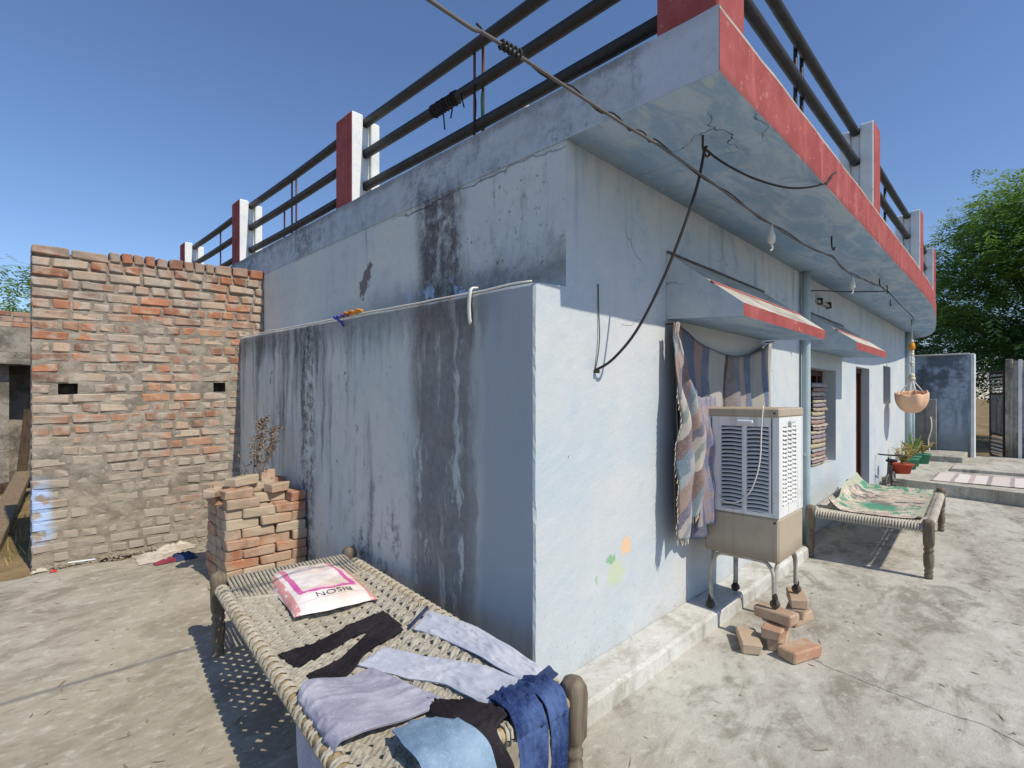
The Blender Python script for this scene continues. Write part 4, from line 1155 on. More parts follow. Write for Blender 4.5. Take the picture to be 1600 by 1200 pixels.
pl = panel('L', [(-.515, -.385), (-.355, -.225)][::1], .785, 1.315, 21)
pf = panel('F', [(1.40, 1.475), (1.495, 1.57), (1.59, 1.665)], .83, 1.315, 18)
panel('R', [(-.49, -.36), (-.33, -.20)], .80, 1.27, 16); panel('B', [(1.40, 1.55), (1.58, 1.73)], .80, 1.27, 10)
mb = MB()
for (a, b) in ((cx0, cy0), (cx1, cy0), (cx0, cy1), (cx1, cy1)):
    sx = .016 if a == cx0 else -.016; sy = .016 if b == cy0 else -.016
    mb.box((min(a, a + sx), min(b, b + sy), .763), (max(a, a + sx), max(b, b + sy), 1.3745))
part('corner_trim', mb, M['cool'], ck)
part('panel_handle', MB().cbox((cx0 - .022, -.43, 1.332), (cx0 - .004, -.33, 1.356), .006), M['chrome'], pl)
part('panel_handle', MB().cbox((1.495, cy0 - .022, 1.335), (1.57, cy0 - .004, 1.357), .006), M['chrome'], pf)
part('panel_seam', MB().box((cx0 - .0005, -.535, .79), (cx0 + .002, -.531, 1.37)), M['dark'], pl); part('panel_seam', MB().box((cx0 - .0005, -.165, .79), (cx0 + .002, -.161, 1.37)), M['dark'], pl)
for (y_, z_) in ((-.55, .735), (-.55, 1.40), (-.14, 1.40), (-.14, .735)): part('screw', MB().tube([(cx0 - .006, y_, z_), (cx0 + .004, y_, z_)], .007, 8), M['iron'], ck)
# stand: bent tubes, cross rails, castors
def arch(p0, p1, zf0, zf1):
    p0, p1 = Vector(p0), Vector(p1); d = (p1 - p0); pts = []
    for t, zz_ in ((0.02, 0), (.02, .45), (.035, .72), (.09, .9), (.18, .975), (.5, .985)):
        pts.append(p0 + d * t + Vector((0, 0, zf0 + (CZ0 - .002 - zf0) * zz_)))
    for t, zz_ in ((.82, .975), (.91, .9), (.965, .72), (.98, .45), (.98, 0)):
        pts.append(p0 + d * t + Vector((0, 0, zf1 + (CZ0 - .002 - zf1) * zz_)))
    part('stand_tube', MB().tube(bez(pts, 4), .0115, 9), M['tube'], ck, True)
ZA, ZB = .345, .30           # axle height at the wall side / yard side
ax0, ax1, ay0, ay1 = cx0 + .02, cx1 - .03, cy0 + .03, cy1 - .03
FZ = {(0, 0): .275, (1, 0): .255, (0, 1): .165, (1, 1): .165}
for (a, b) in (((0, 0), (0, 1)), ((0, 0), (1, 0)), ((1, 0), (1, 1)), ((0, 1), (1, 1))):
    P = lambda k: ((ax0, ax1)[k[0]], (ay0, ay1)[k[1]], 0)
    arch(P(a), P(b), FZ[a], FZ[b])
for k, zf in FZ.items():
    px_, py_ = (ax0, ax1)[k[0]], (ay0, ay1)[k[1]]
    cst = part('castor', MB().lathe([(.009, zf - .012), (.017, zf - .008), (.017, zf + .012), (.010, zf + .03)], 8, (px_, py_, 0)).box((px_ - .016, py_ - .012, zf - .04), (px_ - .012, py_ + .012, zf - .002)).box((px_ + .012, py_ - .012, zf - .04), (px_ + .016, py_ + .012, zf - .002)), M['iron'], ck)
    part('wheel', MB().tube([(px_ - .011, py_, zf - .035), (px_ + .011, py_, zf - .035)], .028, 14), M['rubber'], cst, True)
# cord of the cooler
pts = [(cx0 - .006, -.485, 1.445), (cx0 - .012, -.478, 1.30), (cx0 - .012, -.47, 1.12), (cx0 - .012, -.44, .98), (cx0 - .014, -.39, .88), (cx0 - .014, -.30, .825), (cx0 - .012, -.20, .86), (cx0 - .012, -.145, 1.0), (cx0 - .012, -.125, 1.2), (cx0 - .008, -.12, 1.33), (cx0 - .006, -.135, 1.36)]
part('power_cord', MB().tube(bez(pts, 6), .0042, 6), M['wire'], ck, True)
# bricks under the yard-side wheels
CG = 'bricks propping the cooler stand'
def brk(x, y, z, rot, lab, L=.23, wd=.11, h=.07): return loose(x, y, z, L, wd, h, rot, lab, CG, k=random.randrange(5))
for i, (dx, dy, rot) in enumerate(((0, -.02, .25), (-.015, -.01, .05), (.012, .0, 1.4))): brk(ax0 + dx, ay0 + dy, i * .0705 - .002, rot, ['lowest brick of the stack under the cooler wheel', 'middle brick of the stack under the cooler wheel', 'top brick carrying the cooler wheel'][i])
for i, (dx, dy, rot) in enumerate(((.02, -.0, -.2), (.0, .0, .15), (.01, .0, .4))): brk(ax1 + dx, ay0 + dy, i * .0635 - .002, rot, ['bottom brick of the prop under the outer cooler wheel', 'second brick of the prop under the outer cooler wheel', 'uppermost brick of the prop under the outer cooler wheel'][i], h=.063)
brk(1.20, -.44, -.002, .5, 'dark brick lying loose beside the cooler stand'); brk(1.27, -.70, -.002, -.35, 'brick lying on the floor before the cooler prop')

# ------------------------------------------------------------------ blankets hung over the first window
m = Mat('striped_cotton_blanket'); u = m.uv(); a, b, _ = m.sep(u); p = m.pos(); n = m.noise(p, 9, 4); n2 = m.noise(p, 160, 2)
cols = [lin(130, 116, 114), lin(94, 104, 124), lin(88, 98, 120), lin(142, 122, 120), lin(98, 108, 126), lin(160, 158, 152), lin(154, 152, 148), lin(62, 56, 58), lin(116, 104, 104), lin(110, 114, 124), lin(150, 136, 128), lin(94, 104, 124), lin(138, 140, 136), lin(154, 150, 142), lin(90, 102, 126), lin(142, 134, 128), lin(160, 158, 152)]
wdt = [.05, .09, .16, .23, .28, .35, .43, .46, .52, .60, .64, .70, .78, .84, .89, .94]
c = m.ramp(a + (n - .5) * .012, [(0, cols[0])] + [(w_, cols[i + 1]) for i, w_ in enumerate(wdt)], 'CONSTANT')
c = m.mix(n.ss(.45, .7) * .3, c, lin(150, 146, 144)); c = m.mix(n2.ss(.5, .7) * .3, c, lin(190, 186, 180))
M['blanket'] = m.done(c, .95, n2 * .5, .002, spec=.08)
m = Mat('faded_plaid_blanket'); u = m.uv(); a, b, _ = m.sep(u); p = m.pos(); n = m.noise(p, 7, 4); n2 = m.noise(p, 160, 2)
s = (b * 1.7 + a * .9 + n * .25 + .1).fract()
c = m.ramp(s, [(0, lin(182, 176, 166)), (.14, lin(124, 106, 102)), (.34, lin(112, 128, 140)), (.46, lin(154, 162, 158)), (.54, lin(158, 136, 124)), (.74, lin(116, 112, 126)), (.84, lin(176, 170, 160)), (.93, lin(134, 142, 138))], 'CONSTANT')
c = m.mix((a * 5.0).fract().ss(.5, .6) * .35, c, lin(140, 130, 150)); c = m.mix(n2.ss(.5, .7) * .3, c, lin(210, 200, 190))
M['plaid'] = m.done(c, .95, n2 * .5, .002, spec=.08)
bl = thing('striped_blanket', 'striped blue brown and cream blanket hung across the hooded window', 'blanket', (1.95, -.06, .7))
mb = MB()
def bf(u, v):
    x_ = 1.01 + u * 1.81; sag = .17 * (1 - (2 * u - 1.06) ** 2) if abs(2 * u - 1.06) < 1 else 0
    zt_ = 1.955 + .04 * u - max(0, sag) ; z_ = zt_ + (.58 - zt_) * v
    amp = .014 + .030 * v
    y_ = -.055 + amp * math.sin(u * 34 + 2 * nz(u * 3, v * 2)) * (.4 + .6 * sstep(0, .3, v)) + .02 * nz(u * 6, v * 4, 2) - .05 * v * (1 - u)
    return (x_ + .012 * nz(u * 7, v * 5), y_, z_)
mb.grid(120, 50, bf); o = part('blanket_cloth', mb, M['blanket'], bl, True)
so_ = o.modifiers.new('thick', 'SOLIDIFY'); so_.thickness = .006
rope_ = [bf(i / 30, 0) for i in range(31)]
part('hanging_cord', MB().tube([(x_, y_, z_ + .004) for x_, y_, z_ in rope_], .005, 6), M['gcable'], bl, True)
for u_ in (0.0, 1.0):
    p_ = bf(u_, 0); part('wall_nail', MB().tube([(p_[0], .01, p_[2] + .004), (p_[0], -.075, p_[2] + .008)], .006, 6), M['iron'], bl)
sh = thing('plaid_blanket', 'faded plaid blanket with fringed edge gathered at the window side', 'blanket', (1.08, -.12, .5))
mb = MB()
def sf(u, v, X0=.935, wid=.30):
    sp_ = sstep(0, .6, v); w_ = .05 + (wid - .05) * sp_ * (1 - .25 * sstep(.8, 1, v))
    x_ = X0 + .02 * math.sin(v * 3) - .045 * sstep(0, .5, v) + w_ * u + .015 * nz(u * 4, v * 6)
    z_ = 1.955 - v * (1.31 - .22 * u ** 1.5) + .02 * nz(u * 3, v * 3, 7)
    y_ = -.095 - .055 * sp_ * math.sin(u * 11 + 1.2 * nz(v * 4, 2)) - .05 * sp_ + .02 * nz(u * 5, v * 8, 3)
    return (x_, y_, z_)
mb.grid(44, 80, sf); o = part('blanket_cloth', mb, M['plaid'], sh, True)
so_ = o.modifiers.new('thick', 'SOLIDIFY'); so_.thickness = .007
mb = MB(); rs = random.Random(3)
for i in range(26):
    for (u_, v_) in ((0.0, .30 + .68 * i / 26), (i / 26, 1.0)):
        a_ = Vector(sf(u_, v_)); dn = Vector((-.012 if u_ == 0 else 0, rs.uniform(-.006, .006), -.03)); mb.tube([a_, a_ + dn * .6, a_ + dn + Vector((rs.uniform(-.006, .006), 0, -.006))], .0022, 4)
tag(part('fringe', mb, M['bead'], sh), kind='stuff')
pb = thing('folded_shawl', 'lilac checked shawl hanging in folds beside the plaid blanket', 'shawl', (1.28, -.13, .6))
mb = MB()
def pf_(u, v):
    x_ = 1.12 + .32 * u + .01 * nz(u * 4, v * 5, 9); z_ = 1.50 - v * .83 + .02 * nz(u * 4, 3)
    y_ = -.135 - .03 * math.sin(u * 13 + nz(v * 3, 1) * 1.5) * sstep(0, .3, v) - .02 * v + .02 * nz(u * 4, v * 5, 4)
    return (x_, y_, z_)
m = Mat('lilac_check_shawl'); u = m.uv(); a, b, _ = m.sep(u); p = m.pos(); n2 = m.noise(p, 160, 2)
c = m.mix((a * 5).fract().ss(.45, .55), lin(150, 142, 150), lin(118, 122, 144)); c = m.mix((b * 6 + .2).fract().ss(.6, .7) * .5, c, lin(160, 136, 126)); c = m.mix(n2.ss(.5, .7) * .3, c, lin(208, 204, 210))
M['lilac'] = m.done(c, .95, n2, .002, spec=.08)
mb.grid(44, 50, pf_); o = part('shawl_cloth', mb, M['lilac'], pb, True); so_ = o.modifiers.new('thick', 'SOLIDIFY'); so_.thickness = .006

# quilts piled in the second window
QC = [lin(176, 166, 144), lin(158, 138, 142), lin(180, 170, 156), lin(160, 134, 126), lin(160, 156, 160), lin(178, 168, 142), lin(166, 150, 136), lin(146, 134, 146)]
qm = [simple('quilt_cotton_%d' % i, c_, .95, .25, 14, bump=.006) for i, c_ in enumerate(QC)]
qn = ['cream', 'mauve', 'pale beige', 'dull red', 'grey', 'yellowish', 'sand coloured', 'plum']
zq = .724
for i in range(21):
    th = random.uniform(.03, .056); w0, w1 = random.uniform(-.03, .04), random.uniform(-.09, .02); mb = MB(); k = random.uniform(-.015, .015)
    def qf(u, v, th=th, i=i, k=k, w0=w0, w1=w1):
        a_ = 2 * math.pi * v; ex = .6
        cy_, cz_ = math.copysign(abs(math.cos(a_)) ** ex, math.cos(a_)), math.copysign(abs(math.sin(a_)) ** ex, math.sin(a_))
        e_ = 1 - .25 * abs(2 * u - 1) ** 6
        return (4.36 + w0 + (.62 + w1 - w0) * u, .066 + k * .5 + .064 * cy_ * e_ + .010 * nz(u * 5, v * 5, i), zq + th / 2 + (th / 2 - .001) * cz_ * e_ + .012 * nz(u * 4 + i * .1, 2.2) * (i > 0))
    mb.grid(10, 16, qf)
    single('folded_quilt', mb, qm[i % 8], 'folded %s quilt, %s of its colour from the sill, in the shuttered window' % (qn[i % 8], ['first', 'second', 'third'][i // 8]), 'quilt', (4.66, .06, zq), 'quilts stacked in the shuttered window', True)
    zq += th
mb = MB()
strip(mb, [(on(-1.14, -.22, .05), on(-1.02, -.24, .05)), (Vector((-1.17, -.33, .495)), Vector((-.98, -.36, .495))), (Vector((-1.18, -.43, .487)), Vector((-.97, -.47, .487))), (Vector((-1.18, -.505, .40)), Vector((-.97, -.53, .40))), (Vector((-1.17, -.53, .24)), Vector((-.98, -.545, .24)))], 30, 16, .012, .014, 31, 8)
single('faded_jeans', mb, M['pale'], 'faded light blue jeans slung over the corner of the cot', 'jeans', (-1.07, -.35, .44), smooth=True)

# ------------------------------------------------------------------ cables, cords, rope on the ledge
up = thing('utility_pole', 'concrete utility pole that feeds the overhead cable', 'pole', (-14.0, -.42, 0))
part('shaft', MB().lathe([(.16, -.2), (.15, 2), (.12, 5), (.10, 6.4)], 12, (-14.0, -.42, 0)), M['yard'], up, True)
part('cross_arm', MB().box((-14.04, -.92, 5.3), (-13.96, .08, 5.38)), M['iron'], up)
A_, B_ = Vector((.015, -.50, 2.58)), Vector((-13.96, -.42, 5.3))
pts = bez([B_, (-9, -.44, 3.7), (-5, -.46, 2.86), (-2.6, -.47, 2.60), (-1.18, -.478, 2.56), (-.957, -.485, 2.565), (-.343, -.49, 2.573), A_], 4)
pts += [Vector(a) for a in ((.5, -.495, 2.585), (1.0, -.48, 2.592), (1.49, -.478, 2.60), (2.1, -.50, 2.595), (2.7, -.54, 2.615), (3.1, -.515, 2.625), (3.58, -.51, 2.62), (3.95, -.55, 2.63), (4.36, -.54, 2.65), (4.75, -.53, 2.70), (5.2, -.52, 2.71))]
ov = thing('overhead_cable', 'grey overhead cable sagging from the sky to the roof soffit', 'cable', tuple(A_))
part('cable_run', MB().tube(bez(pts, 3), .006, 7), M['gcable'], ov, True)
pts2 = [p_ + Vector((.012 * math.sin(i * .9), .01, .014 * math.cos(i * .7) + .012)) for i, p_ in enumerate(bez(pts[19:], 5))]
part('twisted_wire', MB().tube(pts2, .0035, 5), M['cable'], ov, True)
mb = MB(); q = Vector((-.92, -.486, 2.566))
for i in range(5): mb.tube([q + Vector((.008 * i, -.01 * i, -.008 * i)) + Vector((0, .013 * math.cos(a), .013 * math.sin(a))) for a in [k * 1.05 for k in range(7)]], .0045, 5)
part('knot', mb, M['cable'], ov, True)
def cable(name, pts, r, mat, label, cat='cable'): return single(name, MB().tube(bez(pts, 7), r, 7), M[mat], label, cat, tuple(pts[-1]), smooth=True)
cable('black_cable', [(.24, -.006, 1.64), (.27, -.10, 1.70), (.32, -.22, 1.86), (.37, -.36, 2.16), (.42, -.47, 2.5), (.455, -.50, 2.70), (.48, -.50, 2.735)], .0075, 'cable', 'black cable drooping from the soffit hook to a nail in the wall')
cable('black_wire', [(.24, -.006, 1.645), (.255, -.012, 1.72), (.27, -.012, 1.82), (.27, -.006, 1.98), (.27, -.004, 2.1)], .0035, 'gcable', 'thin grey wire running up the wall from the nail')
single('wall_nail', MB().tube([(.24, .02, 1.638), (.24, -.03, 1.632)], .009, 7), M['iron'], 'iron nail in the front wall holding the cable end', 'nail', (.24, 0, 1.63))
cable('looped_cable', [(.475, -.50, 2.72), (.60, -.54, 2.68), (.85, -.60, 2.66), (1.15, -.67, 2.68), (1.4, -.73, 2.74), (1.55, -.778, 2.80), (1.62, -.785, 2.86), (1.70, -.79, 2.90)], .006, 'cable', 'black cable looping from the hook to the red fascia')
for (x_, y_, zb, lab) in ((1.49, -.478, 2.475, 'white bulb holder dangling from the cable near the first hood'), (3.58, -.51, 2.495, 'white bulb holder dangling from the cable near the drain pipe')):
    b = thing('bulb_holder', lab, 'bulb holder', (x_, y_, zb))
    part('holder', MB().lathe([(.012, zb), (.022, zb + .01), (.024, zb + .05), (.014, zb + .075), (.008, zb + .125)], 10, (x_, y_, 0)), M['ceramic'], b, True)
    part('wire_tail', MB().tube(bez([(x_, y_, zb), (x_ + .02, y_, zb - .025), (x_ + .01, y_ + .01, zb - .04)], 4), .006, 5), M['wire'], b, True)
cable('soffit_wire', [(5.2, -.52, 2.71), (5.0, -.42, 2.69), (4.6, -.22, 2.66), (4.3, -.12, 2.64), (4.1, -.04, 2.62), (3.9, -.012, 2.55)], .006, 'cable', 'tangled dark wire strung under the soffit to the wall')
cable('thin_soffit_wire', [(5.2, -.53, 2.72), (6.4, -.5, 2.70), (7.6, -.48, 2.69), (8.7, -.36, 2.71)], .005, 'cable', 'thin dark wire stretched along the soffit towards the hanging basket')
jb = thing('junction_fitting', 'rusty tube light fitting and wires on the wall above the second hood', 'light fitting', (4.7, -.03, 2.55))
part('batten', MB().cbox((4.4, -.04, 2.54), (4.95, -.004, 2.57), .006), M['tube'], jb)
part('bracket', MB().box((4.47, -.05, 2.53), (4.51, -.003, 2.60)), M['iron'], jb); part('bracket', MB().box((4.84, -.05, 2.53), (4.88, -.003, 2.60)), M['iron'], jb)
# white rope along the ledge with knots
rp = thing('ledge_rope', 'white rope stretched along the ledge of the side wall', 'rope', (LX, 0, 2.03))
part('rope_line', MB().tube([(LX - .003, .02 + (3.93 - .02) * i / 60, ledge_z(.02 + 3.91 * i / 60) + .004 + .004 * nz(i * .3)) for i in range(61)], .005, 6), M['wire'], rp, True)
single('cloth_strip', MB().tube(bez([(LX + .03, .44, 2.075), (LX - .008, .44, 2.065), (LX - .018, .442, 2.03), (LX - .016, .45, 1.97), (LX - .014, .445, 1.90), (LX - .014, .435, 1.885)], 5), .014, 7, flat=.45), M['wire'], 'white cloth strip knotted on the ledge rope', 'cloth strip', (LX, .44, 2.03), smooth=True)
mb = MB()
mb.tube(bez([(LX - .01, 1.56 + .03 * i, ledge_z(1.6) + .018 + .006 * (i % 3)) for i in range(9)], 3), .012, 6); mb.tube(bez([(LX - .014, 1.60 + .035 * i, ledge_z(1.6) + .006 + .012 * ((i + 1) % 2)) for i in range(8)], 3), .008, 6)
cc = single('cord_bundle', mb, M['orange'], 'orange and blue cord bundle lying on the ledge', 'cord', (LX, 1.7, 2.06), smooth=True)
part('blue_cord', MB().tube(bez([(LX - .016, 1.74 + .03 * i, ledge_z(1.7) + .004 + .016 * (i % 2)) for i in range(8)] + [(LX - .02, 1.83, 2.03), (LX - .018, 1.80, 2.0)], 3), .008, 6), M['blue_c'], cc, True)
# rags tied to the roof railing
rg = thing('tied_rags', 'dark rags and cord ends knotted round the roof railing', 'rag', (.13, 1.05, 3.4))
mb = MB(); rs = random.Random(11)
for i in range(9):
    y_ = 1.0 + .03 * i
    mb.tube([(.13 + .036 * math.cos(a), y_ + .006 * a * .3 + rs.uniform(-.004, .004), 3.452 + .036 * math.sin(a)) for a in [k * .9 for k in range(8)]], rs.uniform(.007, .012), 5)
for (y_, l_) in ((1.03, .12), (1.12, .17), (.80, .30), (.93, .10)): mb.tube(bez([(.10, y_, 3.43), (.095, y_ - .02, 3.43 - l_ * .5), (.10, y_ - .015 + rs.uniform(-.03, .03), 3.43 - l_)], 4), .005, 5)
tag(part('rag_knots', mb, M['black'], rg, True), kind='stuff')
mb = MB().tube(bez([(.165, .79, 3.50), (.175, .80, 3.44), (.15, .785, 3.36), (.16, .79, 3.22)], 4), .014, 6, flat=.5); part('green_strip', mb, M['greenpot'], rg, True)
single('pvc_pipe', MB().tube([(.45, .72, SZ1 - .01), (.42, .66, 3.42)], .02, 8), M['white'], 'short white pipe sticking up from the roof behind the railing', 'pipe', (.45, .72, SZ1))

# ------------------------------------------------------------------ hanging basket at the far end
hb = thing('hanging_basket', 'peach scalloped shell basket hanging on beaded rope from the soffit', 'hanging basket', (8.75, -.34, 1.2))
hx, hy = 8.76, -.34
mb = MB()
def shell(u, v):
    a_ = 2 * math.pi * u; sc = 1 + .05 * math.cos(a_ * 7); r_ = (.03 + .235 * math.sin(v * math.pi * .56)) * (1 + (sc - 1) * v)
    return (hx + r_ * math.cos(a_), hy + r_ * .85 * math.sin(a_), 1.23 + .32 * (1 - math.cos(v * math.pi * .52)) + (.012 * math.cos(a_ * 7) + .04 * math.cos(a_)) * v ** 3)
mb.grid(84, 18, shell); o = part('shell', mb, M['peach'], hb, True); so_ = o.modifiers.new('thick', 'SOLIDIFY'); so_.thickness = .018
mb = MB()
for k in range(4):
    a_ = k * math.pi / 2 + .5; mb.tube([(hx + .2 * math.cos(a_), hy + .17 * math.sin(a_), 1.56), (hx, hy, 1.80)], .008, 6)
mb.tube([(hx, hy, 1.78), (hx, hy, 2.72)], .011, 6); part('rope', mb, M['wire'], hb, True)
mb = MB()
for z_, r_ in ((1.80, .05), (1.85, .04), (2.02, .025), (2.06, .03), (2.20, .03), (2.25, .025), (2.42, .028)): mb.lathe([(r_ * .3, z_ - r_), (r_, z_ - r_ * .3), (r_, z_ + r_ * .3), (r_ * .3, z_ + r_)], 8, (hx, hy, 0))
part('beads', mb, M['bead'], hb, True)
part('tassel', MB().lathe([(.02, 2.27), (.045, 2.30), (.04, 2.38), (.015, 2.40)], 9, (hx, hy, 0)), M['orange'], hb, True)

# ------------------------------------------------------------------ pots, bicycle, floor mat, stone
def pot(x, y, z, r, h, mat, label, kind, seed):
    t = thing('potted_plant', label, 'potted plant', (x, y, z), 'pots along the front wall'); rs = random.Random(seed)
    part('pot', MB().lathe([(r * .68, z), (r * .92, z + h * .86), (r * 1.04, z + h * .86), (r * 1.04, z + h), (r * .9, z + h), (r * .86, z + h * .9), (.01, z + h * .9)], 18, (x, y, 0)), M[mat], t, True)
    part('earth', MB().lathe([(r * .85, z + h * .88), (r * .5, z + h * .93), (.01, z + h * .94)], 12, (x, y, 0)), M['soil'], t, True)
    mb = MB(); st = MB(); b = Vector((x, y, z + h * .88))
    if kind == 'aloe':
        for i in range(16):
            a_ = rs.uniform(0, 6.28); le = rs.uniform(.28, .5); tilt = rs.uniform(.05, .55); d = Vector((math.cos(a_) * tilt, math.sin(a_) * tilt, 1)).normalized(); sd_ = Vector((-math.sin(a_), math.cos(a_), 0))
            pts = [b + d * le * t_ + Vector((math.cos(a_), math.sin(a_), 0)) * .06 * t_ * t_ for t_ in (0, .25, .5, .75, 1)]
            mb.tube(pts, [.022, .026, .022, .014, .003], 6, flat=.5)
    else:
        for i in range(13):
            a_ = rs.uniform(0, 6.28); le = rs.uniform(.18, .34); sp_ = rs.uniform(.1, .9); d = Vector((math.cos(a_) * sp_, math.sin(a_) * sp_, 1)).normalized()
            pts = bez([b, b + d * le * .5, b + d * le + Vector((math.cos(a_), math.sin(a_), -.4)) * .03], 3); st.tube(pts, .004, 4)
            for k in range(12):
                p_ = pts[rs.randrange(2, len(pts))]; dd = Vector((rs.uniform(-1, 1), rs.uniform(-1, 1), rs.uniform(-.2, .9))).normalized(); q = dd.cross(Vector((0, 0, 1))).normalized(); s_ = rs.uniform(.05, .10)
                mb.add([p_, p_ + dd * s_ * .5 + q * s_ * .17, p_ + dd * s_ - Vector((0, 0, s_ * .2)), p_ + dd * s_ * .5 - q * s_ * .17], [(0, 1, 2, 3)])
        part('stems', st, M['twig'], t)
    part('leaves', mb, M[kind], t)
pot(9.02, -.17, PLZ, .17, .17, 'terra', 'red pot with yellowish croton beside the bicycle', 'croton', 2)
pot(9.75, -.19, PLZ, .13, .20, 'greenpot', 'green pot with yellow leaved plant behind the red pot', 'croton', 5)
pot(10.3, -.17, PLZ, .13, .20, 'greenpot', 'green pot with upright succulent leaves between leafy pots', 'aloe', 7)
pot(10.9, -.26, PLZ, .13, .20, 'greenpot', 'green pot with bushy plant farthest along the wall', 'croton', 9)
bk = thing('bicycle', 'small dark kids bicycle parked by the door beside the flower pots', 'bicycle', (7.95, -.2, 0))
bx_, by_ = 7.90, -.17
def wheel(x, y, r, z0=0):
    o = part('wheel', MB().tube([(x + r * .86 * math.cos(a), y, z0 + r + r * .86 * math.sin(a)) for a in [2 * math.pi * k / 20 for k in range(21)]], r * .13, 6, cap=False), M['rubber'], bk, True)
    mb = MB()
    for k in range(8): a = math.pi * k / 8; mb.tube([(x - r * .82 * math.cos(a), y, z0 + r - r * .82 * math.sin(a)), (x + r * .82 * math.cos(a), y, z0 + r + r * .82 * math.sin(a))], .003, 3)
    mb.tube([(x, y - .035, z0 + r), (x, y + .035, z0 + r)], .014, 7); part('spokes', mb, M['tube'], o)
wheel(bx_ - .26, by_, .155); wheel(bx_ + .26, by_, .155, .0)
T = lambda *p, r=.012, n='frame_tube', m_='rail': part(n, MB().tube(bez(p, 4) if len(p) > 2 else p, r, 7), M[m_], bk, True)
T((bx_ + .26, by_, .155), (bx_ + .06, by_, .17)); T((bx_ + .06, by_, .17), (bx_ + .10, by_, .46)); T((bx_ + .06, by_, .17), (bx_ - .17, by_, .46)); T((bx_ + .1, by_, .38), (bx_ - .16, by_, .46)); T((bx_ - .26, by_, .155), (bx_ - .17, by_, .44), (bx_ - .14, by_, .56), n='fork')
T((bx_ - .09, by_ - .2, .60), (bx_ - .15, by_ - .08, .60), (bx_ - .15, by_ + .06, .60), (bx_ - .09, by_ + .14, .60), n='handlebar'); T((bx_ + .06, by_ - .12, .17), (bx_ + .06, by_ + .1, .17), n='pedal_axle')
T((bx_ + .10, by_, .46), (bx_ + .27, by_, .155), r=.008)
part('saddle', MB().lathe([(.02, .46), (.07, .475), (.08, .50), (.04, .515)], 12, (bx_ + .10, by_, 0)), M['black'], bk, True)
mb = MB(); mb.grid(16, 10, lambda u, v: (7.46 + .13 * math.sin(v * math.pi) * math.cos(u * 6.283) * (1 + .1 * nz(u * 3, v)), -.34 + .1 * math.sin(v * math.pi) * math.sin(u * 6.283), .055 - .055 * math.cos(v * math.pi)), uv=False)
single('white_stone', mb, M['kerb'], 'rounded pale stone lying below the door beside the bicycle', 'stone', (7.46, -.34, 0), smooth=True)
m = Mat('striped_rag_mat'); p = m.obj(); x, y, z = m.sep(p); n = m.noise(p, 9, 4); n2 = m.noise(p, 70, 3)
c = m.ramp((y * 1.5 + n * .08 + .05).fract(), [(0, lin(206, 196, 190)), (.22, lin(158, 146, 148)), (.3, lin(212, 206, 200)), (.52, lin(186, 172, 168)), (.62, lin(214, 208, 202)), (.84, lin(168, 158, 158)), (.92, lin(204, 196, 190))], 'CONSTANT')
M['ragmat'] = m.done(m.mix(n2.ss(.5, .7) * .3, c, lin(150, 142, 138)), .95, n2, .003, spec=.08)
mb = MB(); mb.grid(20, 24, lambda u, v: (8.35 + 1.15 * u + .02 * nz(v * 4), -2.2 + 1.58 * v + .02 * nz(u * 3, 4), PLZ + .012 + .006 * nz(u * 4, v * 4, 6)), uv=False); mb.grid(20, 24, lambda u, v: (8.35 + 1.15 * u + .02 * nz(v * 4), -2.2 + 1.58 * v + .02 * nz(u * 3, 4), PLZ + .002), uv=False, flip=True)
single('floor_mat', mb, M['ragmat'], 'pale striped rag mat lying on the raised cement floor', 'mat', (8.9, -1.4, PLZ), smooth=True)

# ------------------------------------------------------------------ boundary wall, gate and outbuilding at the far end
m = Mat('blackened_blue_wall'); p = m.pos(); x, y, z = m.sep(p); n = m.noise(p, 1.6, 6, .68); n2 = m.noise(p, 8, 5, .7); st = m.noise(m.vec(x * 5, y * 5, z * .7), 1.4, 5)
c = m.mix(n2.ss(.4, .65), lin(166, 182, 196), lin(146, 162, 178)); c = m.mix((n + z * .05).ss(.53, .66) * z.ss(.9, 1.9) * .75, c, lin(72, 78, 82)); c = m.mix(st.ss(.5, .66) * .5, c, lin(88, 98, 108)); c = m.mix((z + n2 * .4).ss(1.15, .6) * .6, c, lin(98, 100, 96))
M['bluewall'] = m.done(c, .93, n2, .006, spec=.12)
m = Mat('blackened_grey_wall'); p = m.pos(); x, y, z = m.sep(p); n = m.noise(p, 1.5, 6, .7); n2 = m.noise(p, 8, 5, .7); st = m.noise(m.vec(x * 5, y * 5, z * .6), 1.4, 5)
c = m.mix(n2.ss(.4, .65), lin(164, 160, 150), lin(140, 138, 130)); c = m.mix(n.ss(.5, .62) * .85, c, lin(66, 64, 60)); c = m.mix(st.ss(.52, .66) * .6, c, lin(88, 84, 78)); c = m.mix((z + n2 * .4).ss(.9, .5) * .7, c, lin(76, 72, 64))
M['greywall'] = m.done(c, .93, n2, .006, spec=.12)
ob = thing('outbuilding', 'blue washed outbuilding wall blackened by damp, with its sunlit end coloured white', 'outbuilding', (13.0, 1, 0))
mb = MB(); mb.box((12.95, -.86, 0), (13.28, 5.0, 2.42)); part('wall', mb, M['bluewall'], ob)
part('sunlit_wall_end', MB().cbox((12.93, -.93, 0), (13.30, -.862, 2.44), .008), M['white'], ob)  # end of the same wall, its sunlit white put into the colour
part('coping', MB().cbox((12.91, -.85, 2.421), (13.32, 5.0, 2.455), .008), M['kerb'], ob)
single('dark_board', MB().cbox((12.80, -.30, PLZ + .001), (12.86, .15, 1.45), .008, M=None), M['greywall'], 'dark board standing in for an opening in the blue outbuilding', 'board', (12.83, -.1, PLZ))  # board stands in for a dark opening in the wall
